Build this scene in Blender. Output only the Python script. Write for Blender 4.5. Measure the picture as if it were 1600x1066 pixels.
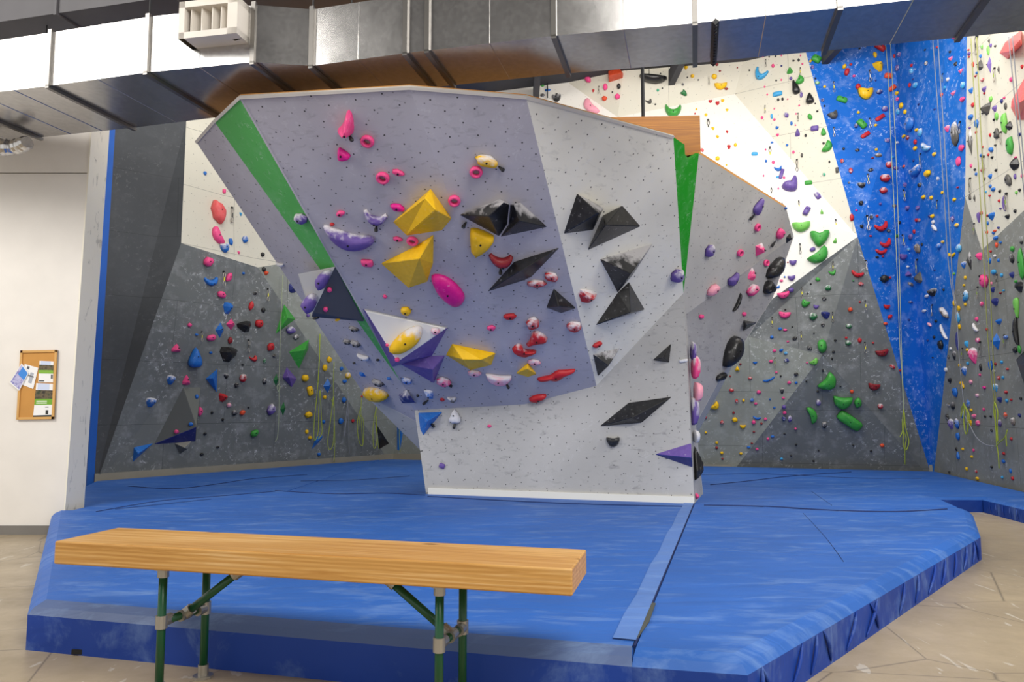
import bpy, bmesh, math, random
from mathutils import Vector, Matrix
from mathutils.bvhtree import BVHTree

for _o in list(bpy.data.objects):
    bpy.data.objects.remove(_o)
SC = bpy.context.scene
COL = SC.collection
R = math.radians

# ------------------------------------------------------------------ camera
F = 1150.0                      # focal length in pixels of a 1600 x 1066 frame
PITCH = math.atan(99.0 / F)     # camera looks slightly upwards
EYE = Vector((0, 0, 1.6))
cam_d = bpy.data.cameras.new('camera')
cam_d.sensor_width = 36.0
cam_d.lens = F / 1600.0 * 36.0
cam_d.clip_end = 200
cam = bpy.data.objects.new('camera', cam_d)
COL.objects.link(cam)
cam.location = EYE
cam.rotation_euler = (math.pi / 2 + PITCH, 0, 0)
SC.camera = cam

# ------------------------------------------------------------------ light
W = bpy.data.worlds.new('hall_ambient')
SC.world = W
W.use_nodes = True
W.node_tree.nodes['Background'].inputs[0].default_value = (1.0, 0.985, 0.96, 1)
W.node_tree.nodes['Background'].inputs[1].default_value = 0.95

def lamp(name, loc, power, sx, sy, aim=None, color=(1.0, 0.97, 0.92)):
    l = bpy.data.lights.new(name, 'AREA')
    l.shape = 'RECTANGLE'
    l.size = sx
    l.size_y = sy
    l.energy = power
    l.color = color
    o = bpy.data.objects.new(name, l)
    COL.objects.link(o)
    o.location = loc
    if aim is not None:
        d = Vector(aim) - Vector(loc)
        o.rotation_euler = d.to_track_quat('-Z', 'Y').to_euler()
    return o

lamp('high_bay_lamp', (-8.9, 3.2, 7.6), 540, 3.6, 3.2, (-4.5, 6.5, 2.0))
lamp('high_bay_lamp', (2.5, 0.0, 7.8), 580, 4.6, 3.2, (1.8, 6.0, 1.0))
lamp('high_bay_lamp', (3.2, 11.2, 9.0), 440, 4.0, 3.0, (3.6, 15.5, 3.6))
lamp('high_bay_lamp', (7.2, 11.0, 9.0), 210, 3.5, 3.0, (7.4, 15, 2.0))
lamp('high_bay_lamp', (-4.2, 11.6, 9.0), 170, 3.5, 3.0, (-5.0, 14.0, 2.0))
lamp('high_bay_lamp', (8.6, 3.0, 8.0), 430, 3.6, 3.0, (0.5, 9.0, 2.0))
SC.view_settings.view_transform = 'Standard'
SC.view_settings.look = 'None'
SC.view_settings.gamma = 1.0
SC.view_settings.exposure = 0.0
SC.view_settings.use_curve_mapping = False

# ------------------------------------------------------------------ helpers
_fw = Vector((0, math.cos(PITCH), math.sin(PITCH)))
_up = Vector((0, -math.sin(PITCH), math.cos(PITCH)))
_rt = Vector((1, 0, 0))

def ray(u, v):
    return (_fw * F + _rt * (u - 800.0) + _up * (533.0 - v)).normalized()

def onz(u, v, z):
    d = ray(u, v)
    return EYE + d * ((z - EYE.z) / d.z)

def ony(u, v, y):
    d = ray(u, v)
    return EYE + d * (y / d.y)

def onplane(u, v, p, n):
    d = ray(u, v)
    return EYE + d * ((p - EYE).dot(n) / d.dot(n))

def lin(c):
    def f(x):
        return x / 12.92 if x <= 0.04045 else ((x + 0.055) / 1.055) ** 2.4
    if isinstance(c, str):
        c = c.lstrip('#')
        c = [int(c[i:i + 2], 16) / 255.0 for i in (0, 2, 4)]
    return (f(c[0]), f(c[1]), f(c[2]), 1.0)

def tag(o, label=None, cat=None, group=None, kind=None):
    if label: o['label'] = label
    if cat: o['category'] = cat
    if group: o['group'] = group
    if kind: o['kind'] = kind
    return o

def mesh_obj(name, verts, faces, mat=None, parent=None, smooth=False, recalc=True, uv=None):
    me = bpy.data.meshes.new(name)
    me.from_pydata([tuple(v) for v in verts], [], faces)
    if recalc:
        bm = bmesh.new(); bm.from_mesh(me)
        bmesh.ops.recalc_face_normals(bm, faces=bm.faces)
        bm.to_mesh(me); bm.free()
    if uv is not None:
        lay = me.uv_layers.new(name='UVMap')
        for l in me.loops:
            lay.data[l.index].uv = uv(me.vertices[l.vertex_index].co)
    if smooth:
        for p in me.polygons: p.use_smooth = True
    me.update()
    o = bpy.data.objects.new(name, me)
    COL.objects.link(o)
    if mat: me.materials.append(mat)
    if parent: o.parent = parent
    return o

def empty(name, loc=(0, 0, 0), rot=None):
    o = bpy.data.objects.new(name, None)
    COL.objects.link(o)
    o.location = loc
    o.empty_display_size = 0.1
    return o

class MB:
    """collects shapes for ONE mesh object"""
    def __init__(self): self.v = []; self.f = []
    def add(self, vs, fs):
        b = len(self.v)
        self.v += [Vector(x) for x in vs]
        self.f += [tuple(i + b for i in f) for f in fs]
    def box(self, c, sx, sy, sz, m=None):
        vs = [Vector((x * sx / 2, y * sy / 2, z * sz / 2)) for z in (-1, 1) for y in (-1, 1) for x in (-1, 1)]
        if m is not None: vs = [m @ x for x in vs]
        vs = [x + Vector(c) for x in vs]
        self.add(vs, [(0, 2, 3, 1), (4, 5, 7, 6), (0, 1, 5, 4), (2, 6, 7, 3), (0, 4, 6, 2), (1, 3, 7, 5)])
    def hexa(self, b, t):
        n = len(b)
        self.add(list(b) + list(t), [tuple(range(n))[::-1], tuple(range(n, 2 * n))] +
                 [(i, (i + 1) % n, n + (i + 1) % n, n + i) for i in range(n)])
    def tube(self, pts, rad, sides=8, closed=False):
        pts = [Vector(p) for p in pts]
        n = len(pts)
        base = len(self.v)
        prev = None
        for i, p in enumerate(pts):
            if closed:
                t = pts[(i + 1) % n] - pts[i - 1]
            else:
                t = pts[min(i + 1, n - 1)] - pts[max(i - 1, 0)]
            t.normalize()
            if prev is None:
                a = t.cross(Vector((0, 0, 1)))
                if a.length < 0.1: a = t.cross(Vector((1, 0, 0)))
            else:
                a = prev - t * prev.dot(t)
            a.normalize(); prev = a
            b = t.cross(a)
            r = rad[i] if isinstance(rad, (list, tuple)) else rad
            for k in range(sides):
                th = 2 * math.pi * k / sides
                self.v.append(p + a * (math.cos(th) * r) + b * (math.sin(th) * r))
        m = n if closed else n - 1
        for i in range(m):
            j = (i + 1) % n
            for k in range(sides):
                k2 = (k + 1) % sides
                self.f.append((base + i * sides + k, base + i * sides + k2, base + j * sides + k2, base + j * sides + k))
        if not closed:
            self.f.append(tuple(base + k for k in range(sides))[::-1])
            self.f.append(tuple(base + (n - 1) * sides + k for k in range(sides)))
    def build(self, name, mat, parent=None, smooth=False, recalc=True):
        return mesh_obj(name, self.v, self.f, mat, parent, smooth, recalc)

def smooth_path(pts, n=5):
    pts = [Vector(p) for p in pts]
    out = []
    for i in range(len(pts) - 1):
        p0 = pts[max(i - 1, 0)]; p1 = pts[i]; p2 = pts[i + 1]; p3 = pts[min(i + 2, len(pts) - 1)]
        for k in range(n):
            t = k / n
            out.append(0.5 * ((2 * p1) + (p2 - p0) * t + (2 * p0 - 5 * p1 + 4 * p2 - p3) * t * t + (3 * p1 - p0 - 3 * p2 + p3) * t ** 3))
    out.append(pts[-1])
    return out

# ------------------------------------------------------------------ materials
class NT:
    def __init__(self, name):
        self.m = bpy.data.materials.new(name)
        self.m.use_nodes = True
        self.t = self.m.node_tree
        self.b = self.t.nodes['Principled BSDF']
    def n(self, typ, **kw):
        x = self.t.nodes.new(typ)
        for k, v in kw.items(): setattr(x, k, v)
        return x
    def l(self, a, b): self.t.links.new(a, b)
    def ramp(self, src, stops):
        r = self.n('ShaderNodeValToRGB')
        el = r.color_ramp.elements
        el[0].position, el[0].color = stops[0]
        el[1].position, el[1].color = stops[-1]
        for p, c in stops[1:-1]:
            e = el.new(p); e.color = c
        self.l(src, r.inputs[0])
        return r.outputs[0]
    def mix(self, fac, a, b, mode='MIX'):
        x = self.n('ShaderNodeMix', data_type='RGBA', blend_type=mode)
        for s, i in ((fac, 0), (a, 6), (b, 7)):
            if hasattr(s, 'node'): self.l(s, x.inputs[i])
            else: x.inputs[i].default_value = s
        return x.outputs[2]
    def coord(self, which='Object', scale=(1, 1, 1), rot=(0, 0, 0)):
        c = self.n('ShaderNodeTexCoord')
        mp = self.n('ShaderNodeMapping')
        mp.inputs['Scale'].default_value = scale
        mp.inputs['Rotation'].default_value = rot
        self.l(c.outputs[which], mp.inputs[0])
        return mp.outputs[0]
    def noise(self, vec, scale, detail=3, rough=0.5, dist=0.0):
        x = self.n('ShaderNodeTexNoise')
        self.l(vec, x.inputs['Vector'])
        x.inputs['Scale'].default_value = scale
        x.inputs['Detail'].default_value = detail
        x.inputs['Roughness'].default_value = rough
        x.inputs['Distortion'].default_value = dist
        return x.outputs[0]
    def bump(self, src, strength=0.2, dist=0.02):
        x = self.n('ShaderNodeBump')
        x.inputs['Strength'].default_value = strength
        x.inputs['Distance'].default_value = dist
        self.l(src, x.inputs['Height'])
        self.l(x.outputs[0], self.b.inputs['Normal'])
    def base(self, c):
        if hasattr(c, 'node'): self.l(c, self.b.inputs['Base Color'])
        else: self.b.inputs['Base Color'].default_value = c
    def set(self, **kw):
        for k, v in kw.items(): self.b.inputs[k.replace('_', ' ')].default_value = v
        return self

def g(x): return (x, x, x, 1)

def plain(name, col, rough=0.5, metal=0.0, spec=0.5, var=0.06):
    k = NT(name)
    c = lin(col)
    v = k.noise(k.coord(), 3.0, 4)
    k.base(k.mix(k.ramp(v, [(0.3, g(0)), (0.7, g(1))]), c, tuple(min(1, x * (1 + 2 * var)) for x in c[:3]) + (1,)))
    k.set(Roughness=rough, Metallic=metal, Specular_IOR_Level=spec)
    return k.m

def panel_mat(name, col, chalk=0.3, dots=0.0, scuff=0.0, seam=True, rough=0.65, chalk_col=(0.8, 0.82, 0.85, 1), spacing=0.2, var=0.12, chalk_hi=False):
    """painted plywood: UV in metres, chalk marks, T-nut holes, scuffs and sheet joints"""
    k = NT(name)
    uv = k.coord('UV')
    c = lin(col)
    big = k.noise(uv, 0.7, 3)
    out = k.mix(k.ramp(big, [(0.3, g(0)), (0.7, g(1))]), tuple(x * (1 - var) for x in c[:3]) + (1,), tuple(min(1, x * (1 + var)) for x in c[:3]) + (1,))
    if scuff > 0:
        s1 = k.noise(k.coord('UV', (6, 14, 1)), 1.0, 6, 0.6, 0.6)
        s2 = k.noise(uv, 0.9, 2)
        m1 = k.ramp(s1, [(0.56, g(0)), (0.72, g(1))])
        m2 = k.ramp(s2, [(0.42, g(0)), (0.62, g(scuff))])
        out = k.mix(k.mix(1.0, m1, m2, 'MULTIPLY'), out, lin('#4a4a50'))
    if chalk > 0:
        w = k.noise(k.coord('UV', (1, 1, 1)), 5.0, 2)
        wv = k.n('ShaderNodeVectorMath', operation='MULTIPLY_ADD')
        k.l(uv, wv.inputs[0]); wv.inputs[1].default_value = (1, 1, 1)
        k.l(w, wv.inputs[2])
        n1 = k.noise(wv.outputs[0], 8.0, 2, 0.5, 0.4)
        m1 = k.ramp(n1, [(0.455, g(0)), (0.485, g(1)), (0.515, g(1)), (0.545, g(0))])
        m3 = k.ramp(k.noise(uv, 11.0, 2, 0.5), [(0.53, g(0)), (0.60, g(1))])
        m2 = k.ramp(k.noise(uv, 1.3, 3, 0.6), [(0.44, g(0)), (0.64, g(chalk))])
        out = k.mix(k.mix(1.0, k.mix(1.0, m1, m3, 'MULTIPLY'), m2, 'MULTIPLY'), out, chalk_col)
        haze = k.ramp(k.noise(uv, 3.0, 4, 0.65), [(0.5, g(0)), (0.8, g(chalk * 0.35))])
        out = k.mix(haze, out, chalk_col)
    if seam:
        br = k.n('ShaderNodeTexBrick')
        k.l(uv, br.inputs['Vector'])
        br.offset = 0.5
        br.inputs['Scale'].default_value = 1.0
        br.inputs['Mortar Size'].default_value = 0.005
        br.inputs['Mortar Smooth'].default_value = 0.0
        br.inputs['Brick Width'].default_value = 2.44
        br.inputs['Row Height'].default_value = 1.22
        out = k.mix(k.ramp(br.outputs['Fac'], [(0.4, g(0)), (0.6, g(0.45))]), out, lin('#2a2a2c'))
    if dots > 0:
        vo = k.n('ShaderNodeTexVoronoi', voronoi_dimensions='2D')
        k.l(k.coord('UV', (1 / spacing, 1 / spacing, 1), (0, 0, R(38))), vo.inputs['Vector'])
        vo.inputs['Scale'].default_value = 1.0
        vo.inputs['Randomness'].default_value = 0.12
        out = k.mix(k.ramp(vo.outputs['Distance'], [(0.036, g(dots)), (0.055, g(0))]), out, lin('#1c1c20'))
        vr = k.n('ShaderNodeTexVoronoi', voronoi_dimensions='2D')
        k.l(uv, vr.inputs['Vector'])
        vr.inputs['Scale'].default_value = 4.6
        out = k.mix(k.ramp(vr.outputs['Distance'], [(0.028, g(dots * 0.6)), (0.042, g(0))]), out, lin('#2c2c30'))
    k.base(out)
    k.set(Roughness=rough, Specular_IOR_Level=0.35)
    k.bump(k.noise(uv, 60.0, 3), 0.08, 0.01)
    return k.m

HEX = dict(p='#ee4a8a', P='#f7a3b6', m='#dd128a', r='#c01e26', o='#e4512a', s='#e86060', y='#f4c000', g='#3c9c3a',
           G='#1d7038', b='#1c6cc4', n='#262f78', c='#3a9fd6', k='#1e1e1f', w='#d6d6da', v='#67509a', e='#4e4c48', l='#74c052', q='#75665a', t='#2fae86', d='#8b1a22')
CNAME = dict(p='pink', P='pale pink', m='magenta', r='red', o='orange', s='salmon', y='yellow', g='green', G='dark green', b='blue', n='navy',
             c='sky-blue', k='black', w='white', v='violet', e='dark grey', l='light green', q='brown', t='teal', d='dark red')
_hm = {}
def hold_mat(c, chalk=False, sc=1.0):
    key = (c, chalk, sc)
    if key in _hm: return _hm[key]
    k = NT('hold_resin_%s%s' % (CNAME[c].replace(' ', '_'), ('_chalked' if chalk else '') + ('' if sc == 1.0 else '_large' if sc < 6 else '_fine')))
    base = lin(HEX[c])
    co = k.coord('Object')
    out = k.mix(k.ramp(k.noise(co, 4.0 * sc, 4), [(0.35, g(0)), (0.75, g(1))]), base, tuple(min(1, x * 1.12 + 0.012) for x in base[:3]) + (1,))
    n = k.noise(co, (2.2 if chalk else 5.0) * sc, 4, 0.55)
    st = [(0.47, g(0)), (0.72, g(0.55 if c == 'k' else 0.92))] if chalk else [(0.62, g(0)), (0.82, g(0.45))]
    if chalk and sc < 10:
        # chalk rubbed into the upper middle of the hold
        sx = k.n('ShaderNodeSeparateXYZ'); k.l(co, sx.inputs[0])
        ax = k.n('ShaderNodeMath', operation='MULTIPLY_ADD')
        k.l(sx.outputs[2 if sc > 1 else 1], ax.inputs[0]); ax.inputs[1].default_value = 0.5 if sc == 1 else 1.8
        k.l(n, ax.inputs[2])
        n = ax.outputs[0]
    out = k.mix(k.ramp(n, st), out, (0.78, 0.76, 0.78, 1))
    k.base(out)
    k.set(Roughness=(0.30 if c == 'k' else 0.42) if not chalk else 0.55, Specular_IOR_Level=0.45)
    k.bump(k.noise(co, 30.0 * sc, 3), 0.1, 0.02)
    _hm[key] = k.m
    return k.m
# ------------------------------------------------------------------ surface materials
M = {}
def concrete():
    k = NT('polished_concrete')
    co = k.coord('Object')
    a = k.noise(co, 0.45, 5, 0.6)
    b = k.noise(co, 3.0, 6, 0.65)
    c = k.ramp(a, [(0.3, lin('#9c8d76')), (0.55, lin('#b4a387')), (0.75, lin('#c6b494'))])
    c = k.mix(k.ramp(b, [(0.35, g(0)), (0.75, g(0.35))]), c, lin('#7c6d58'))
    sc = k.noise(k.coord('Object', (1.2, 0.25, 1), (0, 0, R(35))), 7.0, 3, 0.5, 1.5)
    c = k.mix(k.ramp(sc, [(0.665, g(0)), (0.69, g(0.5))]), c, lin('#d8d2c6'))
    vo = k.n('ShaderNodeTexVoronoi', feature='DISTANCE_TO_EDGE')
    k.l(k.coord('Object', (0.16, 0.2, 1), (0, 0, R(20))), vo.inputs['Vector'])
    c = k.mix(k.ramp(vo.outputs[0], [(0.002, g(0.6)), (0.005, g(0))]), c, lin('#4c463f'))
    k.base(c)
    k.l(k.ramp(b, [(0.3, g(0.28)), (0.8, g(0.5))]), k.b.inputs['Roughness'])
    k.set(Specular_IOR_Level=0.4)
    return k.m
M['floor'] = concrete()

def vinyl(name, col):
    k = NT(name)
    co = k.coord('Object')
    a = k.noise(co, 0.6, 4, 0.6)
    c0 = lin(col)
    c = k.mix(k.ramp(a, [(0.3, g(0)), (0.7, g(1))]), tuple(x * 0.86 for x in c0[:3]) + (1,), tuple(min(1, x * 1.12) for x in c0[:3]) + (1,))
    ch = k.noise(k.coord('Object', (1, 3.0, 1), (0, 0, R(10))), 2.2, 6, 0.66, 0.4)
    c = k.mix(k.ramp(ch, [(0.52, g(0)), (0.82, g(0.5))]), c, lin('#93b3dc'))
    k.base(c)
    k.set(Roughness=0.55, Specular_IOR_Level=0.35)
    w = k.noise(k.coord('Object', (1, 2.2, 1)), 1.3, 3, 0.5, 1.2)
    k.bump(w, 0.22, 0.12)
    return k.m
M['mat'] = vinyl('blue_vinyl_pad_cover', '#2f66ba')
M['matdark'] = vinyl('blue_vinyl_shaded_side', '#163f9a')  # pad blue darkened: shade of the upright sides is put into the colour
M['worn'] = vinyl('dusty_worn_vinyl_edge', '#52658f')
M['strip'] = vinyl('pale_blue_seam_tape', '#5a80c4')
M['white_wall'] = plain('white_wall_paint', '#e6e1da', 0.6, var=0.03)
def beige():
    k = NT('cream_scuffed_paint')
    co = k.coord('Object')
    n = k.noise(k.coord('Object', (3, 3, 1.2)), 2.6, 6, 0.6, 1.2)
    k.base(k.mix(k.ramp(n, [(0.60, g(0)), (0.70, g(0.55))]), lin('#efe9da'), lin('#7d7972')))
    k.set(Roughness=0.6)
    return k.m
M['column'] = beige()
M['baseboard'] = plain('grey_rubber_base', '#77736e', 0.6)
M['blue_edge'] = plain('blue_painted_edge', '#0a57b4', 0.6)
M['ceiling'] = plain('dark_grey_ceiling_paint', '#45454a', 0.8)
M['darkduct'] = plain('grey_painted_sheet_metal', '#59575a', 0.6)
M['blackmetal'] = plain('black_steel', '#202022', 0.5, 0.3)
M['register'] = plain('off_white_enamel', '#d9d2c8', 0.5)
M['kick'] = plain('pale_plywood_kick_strip', '#8f8b80', 0.7)

def galvanised():
    k = NT('galvanised_sheet_steel')
    co = k.coord('Object')
    vo = k.n('ShaderNodeTexVoronoi')
    k.l(k.coord('Object', (1, 1, 1)), vo.inputs['Vector']); vo.inputs['Scale'].default_value = 26.0
    k.base(k.mix(k.ramp(vo.outputs['Color'], [(0.2, g(0)), (0.8, g(1))]), lin('#c2c0be'), lin('#cdcbc9')))
    n = k.noise(co, 2.0, 5, 0.6)
    k.l(k.ramp(n, [(0.3, g(0.20)), (0.75, g(0.27))]), k.b.inputs['Roughness'])
    k.set(Metallic=0.92)
    k.bump(k.noise(k.coord('Object', (0.6, 0.6, 0.6)), 1.6, 2), 0.06, 0.1)
    return k.m
M['galv'] = galvanised()
M['steel'] = plain('cast_galvanised_fitting', '#a8a39a', 0.38, 0.75)
M['flange'] = plain('dull_zinc_flange', '#7d7a76', 0.4, 0.9)
M['pipe'] = plain('dark_green_powder_coat', '#0d4a2a', 0.35)

def wood(name, c1, c2, c3, rot=(0, 0, 0), scale=1.0):
    k = NT(name)
    v = k.coord('Object', (0.5 * scale, 16 * scale, 16 * scale), rot)
    n = k.noise(v, 2.4, 6, 0.6, 0.8)
    wv = k.n('ShaderNodeTexWave', wave_type='BANDS', bands_direction='Z')
    k.l(k.coord('Object', (0.25 * scale, 1.2 * scale, 9 * scale), rot), wv.inputs['Vector'])
    wv.inputs['Scale'].default_value = 1.6
    wv.inputs['Distortion'].default_value = 5.0
    wv.inputs['Detail'].default_value = 3.0
    c = k.ramp(n, [(0.28, lin(c1)), (0.52, lin(c2)), (0.74, lin(c3))])
    c = k.mix(k.ramp(wv.outputs[0], [(0.25, g(0.42)), (0.8, g(0))]), c, lin(c1))
    kn = k.n('ShaderNodeTexVoronoi')
    k.l(k.coord('Object', (1.6, 3.4, 3.4)), kn.inputs['Vector']); kn.inputs['Scale'].default_value = 1.0
    c = k.mix(k.ramp(kn.outputs['Distance'], [(0.05, g(0.75)), (0.10, g(0))]), c, lin('#6e4317'))
    k.base(c)
    k.set(Roughness=0.42, Specular_IOR_Level=0.4)
    k.bump(n, 0.08, 0.01)
    return k.m
M['beam'] = wood('varnished_glulam', '#b07a36', '#d2a05a', '#e4bd84')
M['beam_dark'] = wood('amber_glulam', '#94590a', '#b4720e', '#c98a20')

# boulder skins: overhang greys raised, base lowered, for missing up-light
M['lilac'] = panel_mat('shade_tinted_grey_ply', '#b8b5bd', chalk=0.22, dots=0.9, scuff=0.3, seam=False)  # purple cast of shade and blue pad bounce put into the grey
M['lilac2'] = panel_mat('grey_textured_ply', '#b9b6be', chalk=0.22, dots=0.9, scuff=0.35, seam=False)  # same shade cast kept in this grey
M['palegrey'] = panel_mat('pale_grey_textured_ply', '#e6e4da', chalk=0.3, dots=0.9, scuff=0.25, seam=False)
M['basegrey'] = panel_mat('light_grey_base_ply', '#b1b0ae', chalk=0.15, dots=0.85, scuff=0.5, seam=False, spacing=0.17)
M['sidegrey'] = panel_mat('mid_grey_side_ply', '#c2c0bb', chalk=0.1, dots=0.8, scuff=0.25, seam=False)
M['sidedark'] = panel_mat('shaded_side_ply', '#9a9a9e', chalk=0.1, dots=0.5, scuff=0.6, seam=False)  # darker side grey: shade of the deeper overhang is in the colour
M['green_l'] = panel_mat('leaf_green_ply', '#58b25c', chalk=0.3, dots=0.2, seam=False)
M['green_r'] = panel_mat('bright_green_ply', '#149a18', chalk=0.25, dots=0.0, seam=False)
M['plytop'] = plain('warm_raw_plywood', '#cc9148', 0.7)
M['edge'] = plain('raw_pale_ply_edge', '#cfcac2', 0.7)
# wall skins
M['cream'] = panel_mat('cream_climbing_panel', '#dcd8c8', chalk=0.05, dots=0.35, seam=True, spacing=0.24, var=0.04)
M['white'] = panel_mat('white_climbing_panel', '#efece4', chalk=0.05, dots=0.2, seam=False, spacing=0.26, var=0.03)
M['blue'] = panel_mat('blue_climbing_panel', '#0c66c6', chalk=0.95, seam=False, chalk_col=(0.55, 0.68, 0.92, 1))
M['blue2'] = panel_mat('blue_climbing_panel_lit_chalked', '#0c6ccc', chalk=1.0, seam=False, chalk_col=(0.55, 0.68, 0.92, 1))  # blue lightened: brighter lighting of the right corner face is in the colour
M['grey'] = panel_mat('mid_grey_climbing_panel', '#6e7272', chalk=0.6, seam=True)
M['grey_dk'] = panel_mat('shaded_grey_climbing_panel', '#484b4f', chalk=0.08, seam=True)  # grey darkened: shade of the wedge facing away from light is painted in
M['grey_lt'] = panel_mat('pale_grey_climbing_panel', '#8d918a', chalk=0.55, seam=True)
M['grey_r'] = panel_mat('streaked_grey_climbing_panel', '#8a8b84', chalk=0.45, seam=True)

# ------------------------------------------------------------------ surfaces registry (for placing holds on them)
SV, SF, SK = [], [], []
def register(verts, faces, key):
    b = len(SV)
    SV.extend([Vector(v) for v in verts])
    for f in faces:
        SF.append(tuple(i + b for i in f)); SK.append(key)

def poly_basis(pts):
    n = Vector((0, 0, 0))
    for i in range(len(pts)):
        a, b = pts[i], pts[(i + 1) % len(pts)]
        n += a.cross(b)
    n.normalize()
    c = sum(pts, Vector()) / len(pts)
    if n.dot(EYE - c) < 0: n = -n
    x = Vector((0, 0, 1)).cross(n)
    if x.length < 1e-3: x = Vector((1, 0, 0))
    x.normalize()
    return n, x, n.cross(x)

def panel(pts, mat, key, parent, label=None, thick=0.05, name='panel', tris=None):
    pts = [Vector(p) for p in pts]
    n, x, y = poly_basis(pts)
    o0 = pts[0]
    m = len(pts)
    back = [p - n * thick for p in pts]
    front_faces = tris or [tuple(range(m))]
    faces = list(front_faces) + [tuple(i + m for i in f)[::-1] for f in front_faces]
    faces += [(i, (i + 1) % m, m + (i + 1) % m, m + i) for i in range(m)]
    o = mesh_obj(name, pts + back, faces, mat, parent, uv=lambda co: ((co - o0).dot(x), (co - o0).dot(y)))
    if label: o['label'] = label
    if key: register(pts, front_faces, key)
    return o

# ------------------------------------------------------------------ room shell
fl = MB(); fl.box((0, 7, -0.05), 34, 34, 0.1)
tag(fl.build('floor', M['floor']), kind='structure')
cl = MB(); cl.box((0, 5, 9.65), 34, 34, 0.1)
tag(cl.build('ceiling', M['ceiling']), kind='structure')
for i in range(7):
    b = MB(); b.box((-9 + i * 3.2, 9, 9.35), 0.14, 24, 0.34)
    tag(b.build('trim_%d' % (i + 1), M['ceiling']), kind='structure')

# white office wall on the left, with its scuffed end
wl = MB()
def leanbox(mb, x0, z0, z1, y0, y1, w):
    e0 = -5.55 + 0.019 * z0; e1 = -5.55 + 0.019 * z1       # the free end of the wall leans a little
    mb.hexa([Vector((x0 if w is None else e0 - w, y0, z0)), Vector((e0, y0, z0)), Vector((e0, y1, z0)), Vector((x0 if w is None else e0 - w, y1, z0))],
            [Vector((x0 if w is None else e1 - w, y0, z1)), Vector((e1, y0, z1)), Vector((e1, y1, z1)), Vector((x0 if w is None else e1 - w, y1, z1))])
leanbox(wl, -14, 0, 4.56, 9.25, 9.6, None)
wall_left = tag(wl.build('wall_left', M['white_wall']), kind='structure')
up = MB(); leanbox(up, -14, 4.575, 5.5, 9.26, 9.6, None)
up.build('upper_panel', M['white_wall'], wall_left)
ce = MB(); leanbox(ce, -14, 0, 5.4, 9.245, 9.65, -0.02)
ce.build('end_panel', M['column'], wall_left)
bb = MB(); bb.box((-9.8, 9.24, 0.055), 8.48, 0.02, 0.11)
tag(bb.build('baseboard_left', M['baseboard']), kind='structure')

# --- back and right climbing walls: vertices as pixel + distance in front of the plain wall plane
ZP = 0.22                                   # top of the pads along the walls
cL = onz(147, 750, ZP); cM = onz(614, 716, ZP); cR = onz(1457, 735, ZP); cE = onz(1600, 767, ZP)
def vplane(a, b):
    d = (b - a); d.z = 0; d.normalize()
    n = Vector((d.y, -d.x, 0))
    if n.dot(EYE - a) < 0: n = -n
    return n
nL, nB, nR = vplane(cL, cM), vplane(cM, cR), vplane(cR, cE)
def PL(u, v, o=0.0): return onplane(u, v, cL + nL * o, nL)
def PB(u, v, o=0.0): return onplane(u, v, cR + nB * o, nB)
def PR(u, v, o=0.0): return onplane(u, v, cR + nR * o, nR)
def flr(p): return Vector((p.x, p.y, 0.0))

def backing(name, a, b, n, off=0.35, top=9.6):
    m = MB()
    a = flr(a) - n * off; b = flr(b) - n * off
    e = [a, b, b - n * 0.2, a - n * 0.2]
    m.hexa(e, [x + Vector((0, 0, top)) for x in e])
    return tag(m.build(name, M['ceiling']), kind='structure')
dB = (cR - cM).normalized(); dR = (cE - cR).normalized()
w_l = backing('wall_climbing_left', cL, cM, nL)
w_b = backing('wall_back', cM - dB * 0.3, cR + dB * 0.3, nB)
w_r = backing('wall_right', cR, cE + dR * 5.0, nR)

sd_ = MB(); sd_.box((-10.9, 13.75, 4.8), 6.4, 0.2, 9.6)
tag(sd_.build('wall_far_left', M['white_wall']), kind='structure')
# left wall panels
Lb, Lc, Ld, Le = PL(180, 200, 0.15), PL(291, 190, 0.3), PL(283, 380, 0.55), PL(403, 418, 0.30)
Lb2, Lc2 = PL(192, 0, 0.06), PL(296, 0, 0.3)
a0, f0 = flr(cL), flr(cM)
panel([a0, Ld, Lc, Lc2, Lb2], M['grey_dk'], 'L0', w_l, 'plain grey wedge panel painted darker for shade', tris=[(0, 1, 2), (0, 2, 3), (0, 3, 4)])
panel([a0, f0, Le, Ld], M['grey'], 'L2', w_l, 'mid grey chalk-marked panel', tris=[(0, 1, 2), (0, 2, 3)])
Lh = PB(640, 380, 0.1); Lh2 = PB(640, 0, 0.1)
panel([Ld, Le, Lh, Lh2, Lc2, Lc], M['cream'], 'L1', w_l, 'cream upper panel', tris=[(0, 1, 5), (5, 1, 2), (5, 2, 3), (5, 3, 4)])
# raw edge and the blue side strip of the left wall
eo = flr(PL(136, 750))
panel([eo, a0, Lb2, PL(179, 0, 0.06)], M['blue_edge'], None, w_l, 'narrow blue edge strip')
# pale strip panel next to the boulder
panel([f0, flr(PB(800, 720)), PB(800, 380, 0.1), Lh, Le], M['grey_lt'], 'L3', w_b, 'pale grey panel', tris=[(0, 1, 2), (0, 2, 3), (0, 3, 4)])

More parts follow.
